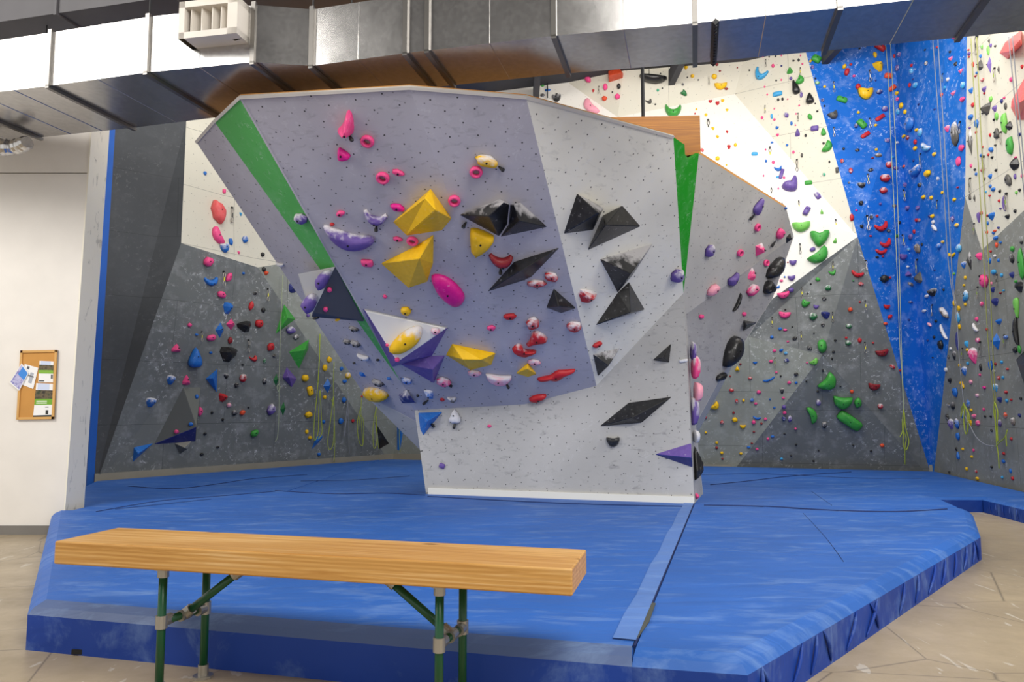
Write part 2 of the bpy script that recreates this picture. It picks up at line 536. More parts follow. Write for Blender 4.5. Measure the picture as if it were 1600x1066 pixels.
# back wall panels
A1, A2, A3, A4 = PB(1340, 370, .75), PB(1203, 470, .65), PB(1170, 526, .45), PB(1285, 555, .85)
B1, B2, B3, B4 = PB(965, 183, .2), PB(1148, 147, -.1), PB(1163, 90, .05), PB(1258, 78, .35)
B3t, B4t = PB(1190, 0, .45), PB(1237, 0, .3)
B1t = PB(986, 20, .55); B2l = PB(890, 131, .1); B2t = PB(850, 20, .3)
q2 = flr(cR)
q1 = flr(PB(1140, 724)); ql = flr(PB(800, 720))
hA, hB = PB(1000, 560, .3), PB(880, 420, .2)
panel([A1, q2, A4, A3, A2], M['grey'], 'G1', w_b, 'mid grey faceted panel', tris=[(0, 1, 2), (0, 2, 3), (0, 3, 4)])
panel([A3, A4, q1, ql, hA], M['grey_lt'], 'G2', w_b, 'pale grey panel', tris=[(0, 1, 2), (0, 2, 3), (0, 3, 4)])
panel([A4, q2, q1], M['grey'], 'G3', w_b, 'low grey triangular panel')
panel([B1, B2, A1, A2, hA, hB], M['white'], 'B4', w_b, 'white sloping panel', tris=[(0, 1, 2), (0, 2, 3), (0, 3, 4), (0, 4, 5)])
panel([A2, A3, hA], M['grey_lt'], None, w_b)
panel([B2, B3, B3t, B4t, B4, A1], M['cream'], 'B5', w_b, 'cream panel', tris=[(0, 1, 4), (0, 4, 5), (1, 2, 3), (1, 3, 4)])
panel([B1, B1t, B3t, B3, B2], M['cream'], 'B3', w_b, 'cream overhanging panel', tris=[(0, 1, 3), (1, 2, 3), (0, 3, 4)])
panel([B1, B2l, B2t, B1t], M['cream'], 'B2', w_b, 'cream panel', tris=[(0, 1, 3), (1, 2, 3)])
panel([B1, hB, PB(755, 400, .1), PB(757, 60, .1), B2t, B2l], M['white'], 'B1', w_b, 'white panel', tris=[(0, 1, 2), (0, 2, 5), (2, 3, 5), (3, 4, 5)])
panel([PB(755, 400, .1), PB(640, 380, .1), PB(640, 60, .1), PB(757, 60, .1)], M['blue'], None, w_b, 'blue panel')
panel([hA, hB, PB(755, 400, .1), PB(800, 380, .1), ql], M['grey_lt'], None, w_b, tris=[(0, 1, 2), (0, 2, 3), (0, 3, 4)])
C1, C2 = PB(1403, 170, .1), PB(1394, 0, .15)
R1, R2 = PR(1508, 308, .12), PR(1511, 57, .12)
R2t = PR(1513, -60, .12)
panel([B4, B4t, C2, C1, q2, A1], M['blue'], 'blueL', w_b, 'blue left corner panel', tris=[(0, 1, 2), (0, 2, 3), (0, 3, 5), (3, 4, 5)])
panel([C1, C2, R2t, R2, R1, q2], M['blue2'], 'blueR', w_b, 'blue right corner panel', tris=[(0, 1, 2), (0, 2, 3), (0, 3, 4), (0, 4, 5)])
# right wall
Rc = PR(1534, 391, .1); Rd = PR(1600, 329, .1); Re = PR(1700, 236, .1)
rf = PR(1700, 790); rft = PR(1700, -150, .1)
panel([R1, Rc, Rd, Re, rft, R2t, R2], M['cream'], 'RC', w_r, 'cream panel', tris=[(0, 1, 2), (0, 2, 6), (6, 2, 3), (6, 3, 4), (6, 4, 5)])
panel([q2, flr(rf), Re, Rd, Rc, R1], M['grey_r'], 'RG', w_r, 'streaked grey panel', tris=[(0, 1, 2), (0, 2, 3), (0, 3, 4), (0, 4, 5)])
# pale kick strips at the foot of the climbing walls
def kick(name, a, b, n, h=0.34, n_b=8):
    m = MB()
    a = flr(a); b = flr(b)
    e = [a, b, b + n * 0.035, a + n * 0.035]
    m.hexa(e, [x + Vector((0, 0, h)) for x in e])
    return tag(m.build(name, M['kick']), kind='structure')
kick('trim_kick_left', cL, cM, nL, 0.33)
kick('trim_kick_back', cM, cR, nB, 0.335)

# dark opening and blue strip in the far corner
# ------------------------------------------------------------------ freestanding boulder
ZT = 4.6
kBL, kBR = onz(670, 772, .3), onz(1085, 787, .3)
nBase = vplane(kBL, kBR)
def PBs(u, v): return onplane(u, v, kBL, nBase)
kP, kQ, kR, kE = PBs(652, 641), PBs(819, 632), PBs(932, 603), PBs(1068, 458)
kB = onz(640, 137, ZT)
def pl3(a, b, c):
    n = (b - a).cross(c - a).normalized()
    return a, n
kA = onplane(375, 152, *pl3(kB, kQ, kP))
kC = onplane(822, 152, *pl3(kB, kQ, kR))
kD = onplane(1052, 214, *pl3(kC, kR, kE))
kGL, kHL = onz(335, 190, ZT), onz(307, 222, ZT)
_t = (632.0 - 375) / (652 - 375)
kT = onplane(632, 605, *pl3(kA, kP, kB))
plL = pl3(kGL, kHL, kT)
kM, kN = onplane(487, 492, *plL), onplane(569, 616, *plL)
kS = onplane(655, 661, kBL + Vector((0, 0.25, 0)), nBase)
kNR, kTR = onz(1092, 240, ZT), onz(1228, 325, ZT)
plU = pl3(kNR, kTR, kE)
kS1 = onplane(1240, 370, *plU)
kK = onplane(1072, 491, *plU)
side_dir = Vector((0.27, 1.0, 0)).normalized()
kS5 = onplane(1087, 662, kBR + side_dir * 0.9, Vector((side_dir.x * -1, side_dir.y, 0)).normalized())
plW = pl3(kK, kS1, kS5)
kS2, kS3, kS4 = [onplane(u, v, *plW) for u, v in ((1207, 466), (1166, 530), (1128, 586))]
# hidden far side
hbL, hbR = Vector((-2.6, 11.6, ZT)), Vector((3.3, 12.6, ZT))
gL, gR = Vector((-0.9, 12.0, 0.3)), Vector((2.6, 12.2, 0.3))
bd = empty('boulder', ((kBL.x + kBR.x) / 2, (kBL.y + kBR.y) / 2, 0.3))
tag(bd, 'large faceted freestanding bouldering wall with lilac overhang on blue pads', 'climbing boulder')
bd_inv = Matrix.Translation(-Vector(bd.location))
_mo = mesh_obj
def bpanel(pts, mat, key, label=None, tris=None, thick=0.04):
    o = panel(pts, mat, key, None, label, thick, 'panel', tris)
    o.data.transform(bd_inv)
    o.parent = bd
    return o
bpanel([kA, kB, kQ, kP], M['lilac'], 'lil1', 'grey overhanging panel painted with lilac shade tint, small bolt holes', [(0, 1, 2), (0, 2, 3)])
bpanel([kB, kC, kR, kQ], M['lilac2'], 'lil2', 'centre grey overhanging panel painted with lilac shade tint, small bolt holes', [(0, 1, 2), (0, 2, 3)])
bpanel([kC, kD, kE, kR], M['palegrey'], 'pale', 'pale grey overhanging panel', [(0, 1, 2), (0, 2, 3)])
bpanel([kP, kQ, kR, kE, kBR, kBL], M['basegrey'], 'base', 'light grey scuffed base panel', [(0, 1, 5), (1, 2, 5), (2, 4, 5), (2, 3, 4)])
bpanel([kA, kGL, kT], M['green_l'], 'grnL', 'green wedge panel')
bpanel([kGL, kHL, kM, kN, kT], M['lilac'], 'left', 'grey side panel painted with lilac shade tint', [(0, 1, 2), (0, 2, 4), (2, 3, 4)])
bpanel([kT, kN, kS, kP], M['lilac'], 'left', None, [(0, 1, 2), (0, 2, 3)])
bpanel([kP, kS, kBL], M['basegrey'], None)
n1 = onplane(1069.5, 226, *pl3(kD, kNR, kE)); n2 = onplane(1070.5, 241, *pl3(kD, kNR, kE)); n3 = onplane(1076, 249, *pl3(kD, kNR, kE))
bpanel([kD, n1, n2, n3, kNR, kE], M['green_r'], 'grnR', 'green notched wedge panel', [(0, 1, 5), (1, 2, 5), (2, 3, 5), (3, 4, 5)])
bpanel([kNR, kTR, kS1, kK, kE], M['sidegrey'], 'side', 'grey right side panel', [(0, 1, 2), (0, 2, 4), (2, 3, 4)])
bpanel([kK, kS1, kS2, kS3, kS4, kS5], M['sidedark'], 'sideL', 'grey undercut panel with its shade painted in', [(0, 1, 2), (0, 2, 3), (0, 3, 4), (0, 4, 5)])
gS = flr(kS5) + Vector((0.12, 0.15, 0.3))
bpanel([kE, kK, kS5, gS, kBR], M['basegrey'], 'bside', None, [(0, 1, 2), (0, 2, 4), (2, 3, 4)])
# far side and top (never seen from here)
kMid = (kD + kNR) / 2 + Vector((-0.25, 0.55, 0))
bpanel([kA, kB, kC, kD, kMid, kNR, kTR, hbR, hbL, kHL, kGL], M['plytop'], None, 'raw plywood top', thick=0.03)
bpanel([kHL, hbL, gL, kS, kN, kM], M['sidegrey'], None, None, [(0, 1, 5), (1, 4, 5), (1, 2, 4), (2, 3, 4)], thick=.004)
bpanel([kS, gL, kBL], M['sidegrey'], None)
bpanel([hbL, hbR, gR, gL], M['sidegrey'], None, None, [(0, 1, 2), (0, 2, 3)])
bpanel([kTR, hbR, gR, gS, kS5, kS4, kS3, kS2, kS1], M['sidegrey'], None, None, [(0, 1, 8), (1, 7, 8), (1, 6, 7), (1, 2, 6), (2, 5, 6), (2, 4, 5), (2, 3, 4)], thick=.004)
# pale edge trims along the top and the foot
def bstrip(pts, rad, mat, name='edge_trim', label=None):
    m = MB(); m.tube(pts, rad, 4)
    o = m.build(name, mat, None); o.data.transform(bd_inv); o.parent = bd
    if label: o['label'] = label
    return o
bstrip([kHL, kGL, kA], 0.022, M['edge'])
bstrip([kA, kB, kC, kD], 0.022, M['edge'], label='pale raw plywood top edge')
fo = nBase * 0.03
m = MB(); e = [kBL, kBR, kBR + fo, kBL + fo]
m.hexa([Vector((x.x, x.y, .3)) for x in e], [Vector((x.x, x.y, .39)) for x in e])
o = m.build('kick_strip', M['palegrey'], None); o.data.transform(bd_inv); o.parent = bd
bstrip([kA, kT], 0.012, M['lilac2'])

# ------------------------------------------------------------------ ray casting on everything climbable
def refresh():
    global BV
    BV = BVHTree.FromPolygons([tuple(v) for v in SV], SF)
refresh()
def hit(u, v):
    d = ray(u, v)
    loc, n, idx, dist = BV.ray_cast(EYE, d)
    if loc is None: return None
    if n.dot(d) > 0: n = -n
    return loc, n.normalized(), SK[idx]

def surf_axes(n):
    x = Vector((0, 0, 1)).cross(n)
    if x.length < 0.05: x = Vector((1, 0, 0))
    x.normalize()
    if x.dot(_rt) < -0.2: x = -x
    return x, n.cross(x).normalized()

def proj(p):
    d = p - EYE
    z = d.dot(_fw)
    return 800 + F * d.dot(_rt) / z, 533 - F * d.dot(_up) / z

FACET = dict(blueL='left blue corner panel', blueR='right blue corner panel', B5='cream panel beside blue corner', B4='bright white sloping panel',
             B3='upper cream back panel', B2='cream panel under duct', B1='white panel behind boulder', G1='mid grey back panel', G2='pale grey back panel',
             G3='low grey back triangle', RC='right cream wall', RG='right grey wall', L0='dark grey left panel', L1='left cream panel', L2='left grey wall', L3='pale strip left of boulder',
             lil1='lilac left boulder face', lil2='lilac centre boulder face', pale='pale right boulder face', base='boulder base wall',
             grnL='green boulder stripe', left='boulder left flank', grnR='green boulder wedge', side='boulder right flank', sideL='boulder undercut right flank', bside='boulder base corner')
LBL = {}        # label pieces -> list of (v, u, object)
def want_label(o, head, facet, u, v, tail='hold'):
    LBL.setdefault((head, facet, tail), []).append((v, u, o))
def ordinal(i):
    if 10 <= i % 100 <= 20: s = 'th'
    else: s = {1: 'st', 2: 'nd', 3: 'rd'}.get(i % 10, 'th')
    return '%d%s' % (i, s)
def finish_labels():
    for (head, facet, tail), lst in LBL.items():
        lst.sort(key=lambda t: (t[0], t[1]))
        for i, (v, u, o) in enumerate(lst):
            s = '%s %s on the %s' % (head, tail, facet)
            if len(lst) > 1:
                s += ', ' + ('highest' if i == 0 else 'lowest' if i == len(lst) - 1 else ordinal(i + 1) + ' highest') + ' of %d' % len(lst)
            o['label'] = s

# ------------------------------------------------------------------ unit hold shapes (x right, y up, z out)
def chaikin(p, n=2):
    for _ in range(n):
        q = []
        for i in range(len(p)):
            a, b = p[i], p[(i + 1) % len(p)]
            q.append((a[0] * .75 + b[0] * .25, a[1] * .75 + b[1] * .25)); q.append((a[0] * .25 + b[0] * .75, a[1] * .25 + b[1] * .75))
        p = q
    return p
def fit(p):
    xs = [a[0] for a in p]; ys = [a[1] for a in p]
    cx, cy = (max(xs) + min(xs)) / 2, (max(ys) + min(ys)) / 2
    sx, sy = max(xs) - min(xs), max(ys) - min(ys)
    return [((a[0] - cx) / sx, (a[1] - cy) / sy) for a in p]
PROF_R = [(1.0, 0.0), (0.98, 0.35), (0.86, 0.72), (0.6, 0.93), (0.28, 1.0)]
PROF_P = [(1.0, 0.0), (0.93, 0.16), (0.55, 0.68), (0.22, 1.0)]
def pillow_mesh(name, outline, prof, seed=0, top=(0, 0.05), flat=False):
    rnd = random.Random(seed)
    n = len(outline)
    jit = [1 + rnd.uniform(-.05, .05) for _ in range(n)]
    vs, fs = [], []
    for k, (s, z) in enumerate(prof):
        for i, (x, y) in enumerate(outline):
            j = 1 if k == 0 else jit[i]
            vs.append((top[0] * (1 - s) + x * s * j, top[1] * (1 - s) + y * s * j, z))
    for k in range(len(prof) - 1):
        for i in range(n):
            j = (i + 1) % n
            fs.append((k * n + i, k * n + j, (k + 1) * n + j, (k + 1) * n + i))
    fs.append(tuple((len(prof) - 1) * n + i for i in range(n)))
    fs.append(tuple(range(n))[::-1])
    me = bpy.data.meshes.new(name)
    me.from_pydata(vs, [], fs)
    if not flat:
        for p in me.polygons: p.use_smooth = True
    me.materials.append(None)
    me.update()
    return me
def arc_mesh(name, a0, a1, thick=0.26, sides=8, bulge=1.0, seed=0):
    """half-sunk tapered tube bent like a smile"""
    N = 11
    vs, fs = [], []
    pts = []
    for i in range(N):
        t = i / (N - 1)
        th = R(a0 + (a1 - a0) * t)
        pts.append((math.sin(th), -math.cos(th), thick * (0.28 + 0.72 * math.sin(math.pi * (0.06 + 0.88 * t)) ** 0.8)))
    for i, (x, y, r) in enumerate(pts):
        th = R(a0 + (a1 - a0) * i / (N - 1))
        nx, ny = math.sin(th), -math.cos(th)
        for k in range(sides):
            ph = 2 * math.pi * k / sides
            vs.append([x + nx * r * math.cos(ph), y + ny * r * math.cos(ph), r * math.sin(ph) * 1.5 * bulge])
    xs = [v[0] for v in vs]; ys = [v[1] for v in vs]; zm = max(v[2] for v in vs)
    cx, cy = (max(xs) + min(xs)) / 2, (max(ys) + min(ys)) / 2
    for v in vs:
        v[0] = (v[0] - cx) / (max(xs) - min(xs)); v[1] = (v[1] - cy) / (max(ys) - min(ys)); v[2] = max(v[2], -0.1 * zm) / zm
    for i in range(N - 1):
        for k in range(sides):
            k2 = (k + 1) % sides
            fs.append((i * sides + k, i * sides + k2, (i + 1) * sides + k2, (i + 1) * sides + k))
    fs.append(tuple(range(sides))[::-1]); fs.append(tuple((N - 1) * sides + k for k in range(sides)))
    me = bpy.data.meshes.new(name); me.from_pydata(vs, [], fs)
    bm = bmesh.new(); bm.from_mesh(me); bmesh.ops.recalc_face_normals(bm, faces=bm.faces); bm.to_mesh(me); bm.free()
    for p in me.polygons: p.use_smooth = True
    me.materials.append(None); me.update()
    return me
def ring_mesh(name):
    vs, fs = [], []
    N, S = 18, 8
    for i in range(N):
        a = 2 * math.pi * i / N
        for k in range(S):
            b = 2 * math.pi * k / S
            r = 0.36 + 0.14 * math.cos(b)
            vs.append((r * math.cos(a), r * math.sin(a), 0.45 + 0.55 * math.sin(b)))
    for i in range(N):
        for k in range(S):
            fs.append((i * S + k, ((i + 1) % N) * S + k, ((i + 1) % N) * S + (k + 1) % S, i * S + (k + 1) % S))
    me = bpy.data.meshes.new(name); me.from_pydata(vs, [], fs)
    for p in me.polygons: p.use_smooth = True
    me.materials.append(None); me.update()
    return me
def circ(n=14, p=2.0):
    out = []
    for i in range(n):
        a = 2 * math.pi * i / n
        c, s = math.cos(a), math.sin(a)
        out.append((math.copysign(abs(c) ** (2 / p), c) * .5, math.copysign(abs(s) ** (2 / p), s) * .5))
    return out
SHP = {}
SHP['o'] = [pillow_mesh('rounded_hold', fit([(x * (1 + .1 * math.sin(3 * i + s)), y * (1 + .1 * math.cos(2 * i + 2 * s))) for i, (x, y) in enumerate(circ())]), PROF_R, s, (0.05 * (s - 1), 0.12)) for s in range(3)]
SHP['t'] = [pillow_mesh('wedge_hold', fit(chaikin([(-.5, .45), (0.1, .5), (.5, .3), (.08 - .1 * s, -.5)], 1)), PROF_P, s, (0, .12), True) for s in range(3)]
SHP['T'] = [pillow_mesh('cone_hold', fit(chaikin([(-.5, -.4), (-.05, .5), (.08, .5), (.5, -.35), (.1, -.5)], 1)), PROF_P, s, (0, -.15), True) for s in range(2)]
SHP['h'] = [pillow_mesh('half_moon_hold', fit([(-.5, .38)] + [(x * .1, .30 + .02 * abs(x)) for x in (-3, -1, 1, 3)] + [(.5, .38)] + [(.5 * math.cos(R(a)), .3 + .62 * math.sin(R(a))) for a in range(-15, -180, -18)]), PROF_R, s, (0, .18)) for s in range(2)]
SHP['c'] = [arc_mesh('crescent_hold', -62, 62, 0.27), arc_mesh('crescent_hold', -70, 48, 0.3)]
SHP['j'] = [arc_mesh('hook_hold', -85, 75, 0.36)]
SHP['r'] = [pillow_mesh('bar_hold', fit(circ(14, 5)), PROF_R, s, (0, .1)) for s in range(2)]
SHP['d'] = [pillow_mesh('teardrop_hold', fit(chaikin([(-.12, .5), (.05, .5), (.5, -.25), (.3, -.5), (-.35, -.5), (-.5, -.2)], 2)), PROF_R, s, (0, -.15)) for s in range(2)]
SHP['k'] = [pillow_mesh('blade_hold', fit([(0.05, .5), (.5, .05), (.1, -.5), (-.5, -.02)]), [(1, 0), (.9, .15), (.12, 1)], s, (0.05, .0), True) for s in range(2)]
SHP['D'] = [pillow_mesh('heart_hold', fit(chaikin([(-.5, .32), (-.3, .5), (-.05, .3), (.1, .3), (.32, .5), (.5, .3), (.3, -.2), (0, -.5), (-.2, -.4)], 2)), PROF_R, 0, (0, .05))]
SHP['R'] = [ring_mesh('ring_hold')]
SWORD = dict(o='rounded', t='wedge-shaped', T='cone-shaped', h='half-moon', c='crescent', j='hooked', r='bar-shaped', d='teardrop', k='pointed', D='heart-shaped', R='ring')
_bolt_me = None
def bolt_mesh():
    global _bolt_me
    if _bolt_me is None:
        m = MB()
        m.tube([(0, 0, -.5), (0, 0, .5)], 1.0, 8)
        o = m.build('bolt', M['blackmetal']); _bolt_me = o.data; bpy.data.objects.remove(o)
    return _bolt_me
_rs = random.Random(7)
HCOUNT = 0
def hold(u, v, w, h, code, shape='o', tilt=0.0, depth=None, key=None, plane=None, stuff=False):
    """one climbing hold standing on whatever climbable surface lies at that spot"""
    global HCOUNT
    chalk = code.endswith('*')
    c = code[0]
    r = plane or hit(u, v)
    if r is None: return None
    loc, n, k = r
    k = key or k
    x, y = surf_axes(n)
    dist = (loc - EYE).dot(_fw)
    iso = dist / F
    u0, v0 = proj(loc); u1, v1 = proj(loc + x * .1); u2, v2 = proj(loc + y * .1)
    sx = math.hypot(u1 - u0, v1 - v0) / .1; sy = math.hypot(u2 - u0, v2 - v0) / .1
    sw = min(w / sx, w * iso * 1.7); sh = min(h / sy, h * iso * 1.7)
    dp = depth if depth else max(0.028, min(0.62 * min(w, h) * iso, 0.16))
    if shape in 'cjR' and not depth: dp = max(0.03, 0.42 * min(sw, sh))
    me = _rs.choice(SHP[shape])
    ct, st = math.cos(R(tilt)), math.sin(R(tilt))
    X = (x * ct + y * st); Y = (y * ct - x * st)
    mw = Matrix(((X.x * sw, Y.x * sh, n.x * dp, loc.x), (X.y * sw, Y.y * sh, n.y * dp, loc.y), (X.z * sw, Y.z * sh, n.z * dp, loc.z), (0, 0, 0, 1)))
    if stuff: return me, mw, hold_mat(c, chalk, 12.0)
    o = bpy.data.objects.new('climbing_hold', me)
    COL.objects.link(o)
    o.matrix_world = mw
    o.material_slots[0].link = 'OBJECT'
    o.material_slots[0].material = hold_mat(c, chalk)
    a = w * h
    size = 'small' if a < 100 else 'medium' if a < 230 else 'large'
    head = '%s %s%s %s' % (size, 'chalky ' if chalk else '', CNAME[c], SWORD[shape])
    o['category'] = 'climbing hold'
    o['group'] = 'climbing holds on the ' + FACET.get(k, 'wall')
    want_label(o, head, FACET.get(k, 'wall'), u, v)
    HCOUNT += 1
    if w * h > 110 and shape != 'R':
        b = bpy.data.objects.new('bolt', bolt_mesh())
        COL.objects.link(b)
        b.parent = o
        br = 0.011
        zz = 0.985 if shape not in 'cj' else 0.9
        py = 0.05 if shape not in 'cj' else -0.28
        b.matrix_basis = Matrix.Translation((0, py, zz)) @ Matrix.Diagonal((br / sw, br / sh, 0.02 / dp * 1.2, 1))
    return o

def holds(text):
    for line in text.strip().splitlines():
        for item in line.split(';'):
            p = item.split()
            if len(p) < 5: continue
            HSPEC.append((float(p[0]), float(p[1]), float(p[2]), float(p[3]), p[4], p[5] if len(p) > 5 else 'o', float(p[6]) if len(p) > 6 else 0.0))
HSPEC = []
KEEP = 272
def flush_holds():
    """the largest holds become objects of their own; the hundreds of small ones are joined as one"""
    order = sorted(HSPEC, key=lambda s: -(s[2] * s[3]))
    for s in order[:KEEP]: hold(*s)
    vs, fs, mi, mats = [], [], [], []
    for s in order[KEEP:]:
        o = hold(*s, stuff=True)
        if o is None: continue
        me, mw, mt = o
        if mt not in mats: mats.append(mt)
        q = mats.index(mt); b = len(vs)
        vs += [mw @ v.co for v in me.vertices]
        for p in me.polygons:
            fs.append(tuple(i + b for i in p.vertices)); mi.append(q)
    st = mesh_obj('small_climbing_holds', vs, fs, None, None, True, False)
    for mt in mats: st.data.materials.append(mt)
    for p, q in zip(st.data.polygons, mi): p.material_index = q
    tag(st, 'hundreds of tiny coloured footholds scattered over all the climbing walls', 'climbing holds', None, 'stuff')

def volume(label, col, base, apex, faces=None, mat=None, name='climbing_volume', plane=None, cat='climbing volume', reg=None, two=None):
    """plywood volume: base outline on the surface, apex points (u, v, height)"""
    cu = sum(p[0] for p in base) / len(base); cv = sum(p[1] for p in base) / len(base)
    r = plane or hit(cu, cv)
    loc, n, k = r
    vs = [onplane(p[0], p[1], loc, n) - n * 0.004 for p in base] + [onplane(p[0], p[1], loc + n * p[2], n) for p in apex]
    nb = len(base)
    if faces is None:
        faces = [(i, (i + 1) % nb, nb) for i in range(nb)]
    org = sum(vs[:nb], Vector()) / nb
    fs = list(faces) + [tuple(range(nb))[::-1]]
    o = mesh_obj(name, [v - org for v in vs], fs, mat or hold_mat(col[0], col.endswith('*'), 4.0))
    o.location = org
    tag(o, label, cat, 'plywood volumes on the ' + FACET.get(k, 'wall'))
    if two:
        o.data.materials.append(two[0])
        for p in o.data.polygons:
            c = p.center + org
            nn = p.normal
            if two[1](nn): p.material_index = 1
    bv = o.modifiers.new('bevel', 'BEVEL'); bv.width = 0.008; bv.segments = 1; bv.limit_method = 'ANGLE'
    if reg: register(vs, faces, reg); refresh()
    return o

def slab(label, code, outline, depth, top=None, name='climbing_hold', cat='climbing hold', flat=False, plane=None, chaik=1):
    """custom outlined hold (pixels) with a rounded back"""
    pts = chaikin(outline, chaik) if chaik else outline
    cu = sum(p[0] for p in outline) / len(outline); cv = sum(p[1] for p in outline) / len(outline)
    loc, n, k = plane or hit(cu, cv)
    P0 = [onplane(p[0], p[1], loc, n) for p in pts]
    c = sum(P0, Vector()) / len(P0)
    if top: c = onplane(top[0], top[1], loc, n)
    prof = PROF_P if flat else PROF_R
    vs, fs = [], []
    m = len(P0)
    for s, z in prof:
        vs += [c + (p - c) * s + n * (depth * z - (0.004 if z == 0 else 0)) - c for p in P0]
    for q in range(len(prof) - 1):
        for i in range(m):
            j = (i + 1) % m
            fs.append((q * m + i, q * m + j, (q + 1) * m + j, (q + 1) * m + i))
    fs.append(tuple((len(prof) - 1) * m + i for i in range(m))); fs.append(tuple(range(m))[::-1])
    o = mesh_obj(name, vs, fs, hold_mat(code[0], code.endswith('*'), 4.0), smooth=not flat)
    o.location = c
    tag(o, label, cat, 'climbing holds on the ' + FACET.get(k, 'wall'))
    b = bpy.data.objects.new('bolt', bolt_mesh()); COL.objects.link(b); b.parent = o
    x, y = surf_axes(n)
    b.matrix_basis = Matrix(((x.x * .012, y.x * .012, n.x * .02, n.x * depth), (x.y * .012, y.y * .012, n.y * .02, n.y * depth), (x.z * .012, y.z * .012, n.z * .02, n.z * depth), (0, 0, 0, 1)))
    return o
# ------------------------------------------------------------------ crash pads
def inset(poly, d):
    """offset each edge inwards by its own distance; poly counter-clockwise"""
    n = len(poly)
    out = []
    for i in range(n):
        p0, p1, p2 = poly[i - 1], poly[i], poly[(i + 1) % n]
        a = (p1 - p0).normalized(); b = (p2 - p1).normalized()
        na = Vector((-a.y, a.x)); nb = Vector((-b.y, b.x))
        da, db = d[i - 1], d[i]
        det = na.x * nb.y - na.y * nb.x
        if abs(det) < 0.05:
            out.append(p1 + (na * da + nb * db) / 2); continue
        ca, cb = na.dot(p1) + da, nb.dot(p1) + db
        out.append(Vector(((ca * nb.y - cb * na.y) / det, (na.x * cb - nb.x * ca) / det)))
    return out
def pad(label, pts, z, outer, drop=0.075, ins=0.10, worn=()):
    pts = [Vector(p) for p in pts]
    area = sum(pts[i - 1].x * pts[i].y - pts[i].x * pts[i - 1].y for i in range(len(pts)))
    if area < 0:
        n = len(pts)
        pts = pts[::-1]
        outer = [(n - 2 - i) % n for i in outer]
    d2 = [ins if i in outer else 0.012 for i in range(len(pts))]
    d1 = [0.035 if i in outer else 0.004 for i in range(len(pts))]
    rings = [(pts, 0.0), (pts, z - drop), (inset(pts, d1), z - drop * 0.45), (inset(pts, d2), z)]
    c = sum(pts, Vector((0, 0))) / len(pts)
    vs, fs = [], []
    n = len(pts)
    for r, zz in rings:
        vs += [(p.x - c.x, p.y - c.y, zz) for p in r]
    for k in range(3):
        for i in range(n):
            j = (i + 1) % n
            fs.append((k * n + i, k * n + j, (k + 1) * n + j, (k + 1) * n + i))
    fs.append(tuple(3 * n + i for i in range(n))); fs.append(tuple(range(n))[::-1])
    root = mesh_obj('crash_pad', vs, fs, M['mat'])
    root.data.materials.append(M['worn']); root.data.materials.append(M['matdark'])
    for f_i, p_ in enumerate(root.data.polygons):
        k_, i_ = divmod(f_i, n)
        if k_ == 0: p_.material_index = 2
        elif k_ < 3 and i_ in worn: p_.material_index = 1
    root.location = (c.x, c.y, 0)
    tag(root, label, 'crash pad', 'blue crash pads')
    return root
def xy(u, v, z):
    p = onz(u, v, z); return (p.x, p.y)
FLc = xy(40, 1016, 0); FRc = (1.20, 3.88); SMf = (0.63, 4.0); RCc = (4.86, 7.78); SMb = (kBR.x + 0.0, kBR.y + 0.02)
def add_child(parent, m, name, mat, label=None, smooth=False):
    o = m.build(name, mat, None, smooth)
    o.data.transform(Matrix.Translation(-parent.location)); o.parent = parent
    if label: o['label'] = label
    return o
p1 = pad('broad blue vinyl crash pad behind the bench, with worn grey front edge',
         [FLc, SMf, SMb, (kBL.x, kBL.y), (-3.6, 11.3), (-5.42, 9.95), (-5.42, 9.22), (-5.66, 9.2)], 0.30, [0, 7], worn=(0,))
p2 = pad('blue crash pad with slanting right edge reaching the bottom of the picture',
         [SMf, FRc, RCc, (5.7, 9.25), (5.72, 9.5), (3.98, 9.15), SMb], 0.30, [0, 1, 2, 3])
p3 = pad('short blue crash pad just right of the boulder foot', [SMb, (3.98, 9.17), (5.72, 9.52), (6.0, 10.5), (5.9, 10.9), (5.1, 11.3), (3.0, 12.1), (2.75, 12.2)], 0.30, [2, 3, 4, 5, 6], 0.05, 0.06)
p4 = pad('long blue crash pad along the back wall, right of the boulder', [(2.75, 12.25), (3.0, 12.15), (5.1, 11.35), (6.0, 11.15), (7.0, 11.12), (8.0, 11.3), (8.72, 15.36), (2.75, 17.15)], ZP, [2, 3], 0.04, 0.05)
p5 = pad('narrow blue crash pad under the right wall with ruffled side', [(7.0, 11.1), (6.75, 8.3), (7.55, 8.3), (8.02, 11.28)], ZP, [0, 1], 0.04, 0.05)
p6 = pad('blue crash pad at the foot of the left grey wall', [(-5.42, 9.98), (-3.62, 11.32), (-3.3, 18.6), (-7.5, 13.45), (-6.4, 10.2)], ZP, [], 0.03, 0.04)
p7 = pad('blue crash pad behind the boulder toward the far corner', [(-3.6, 11.34), (kBL.x, kBL.y + .05), (2.7, 12.3), (2.7, 17.1), (-3.05, 18.7), (-3.28, 18.55)], ZP, [], 0.03, 0.04)
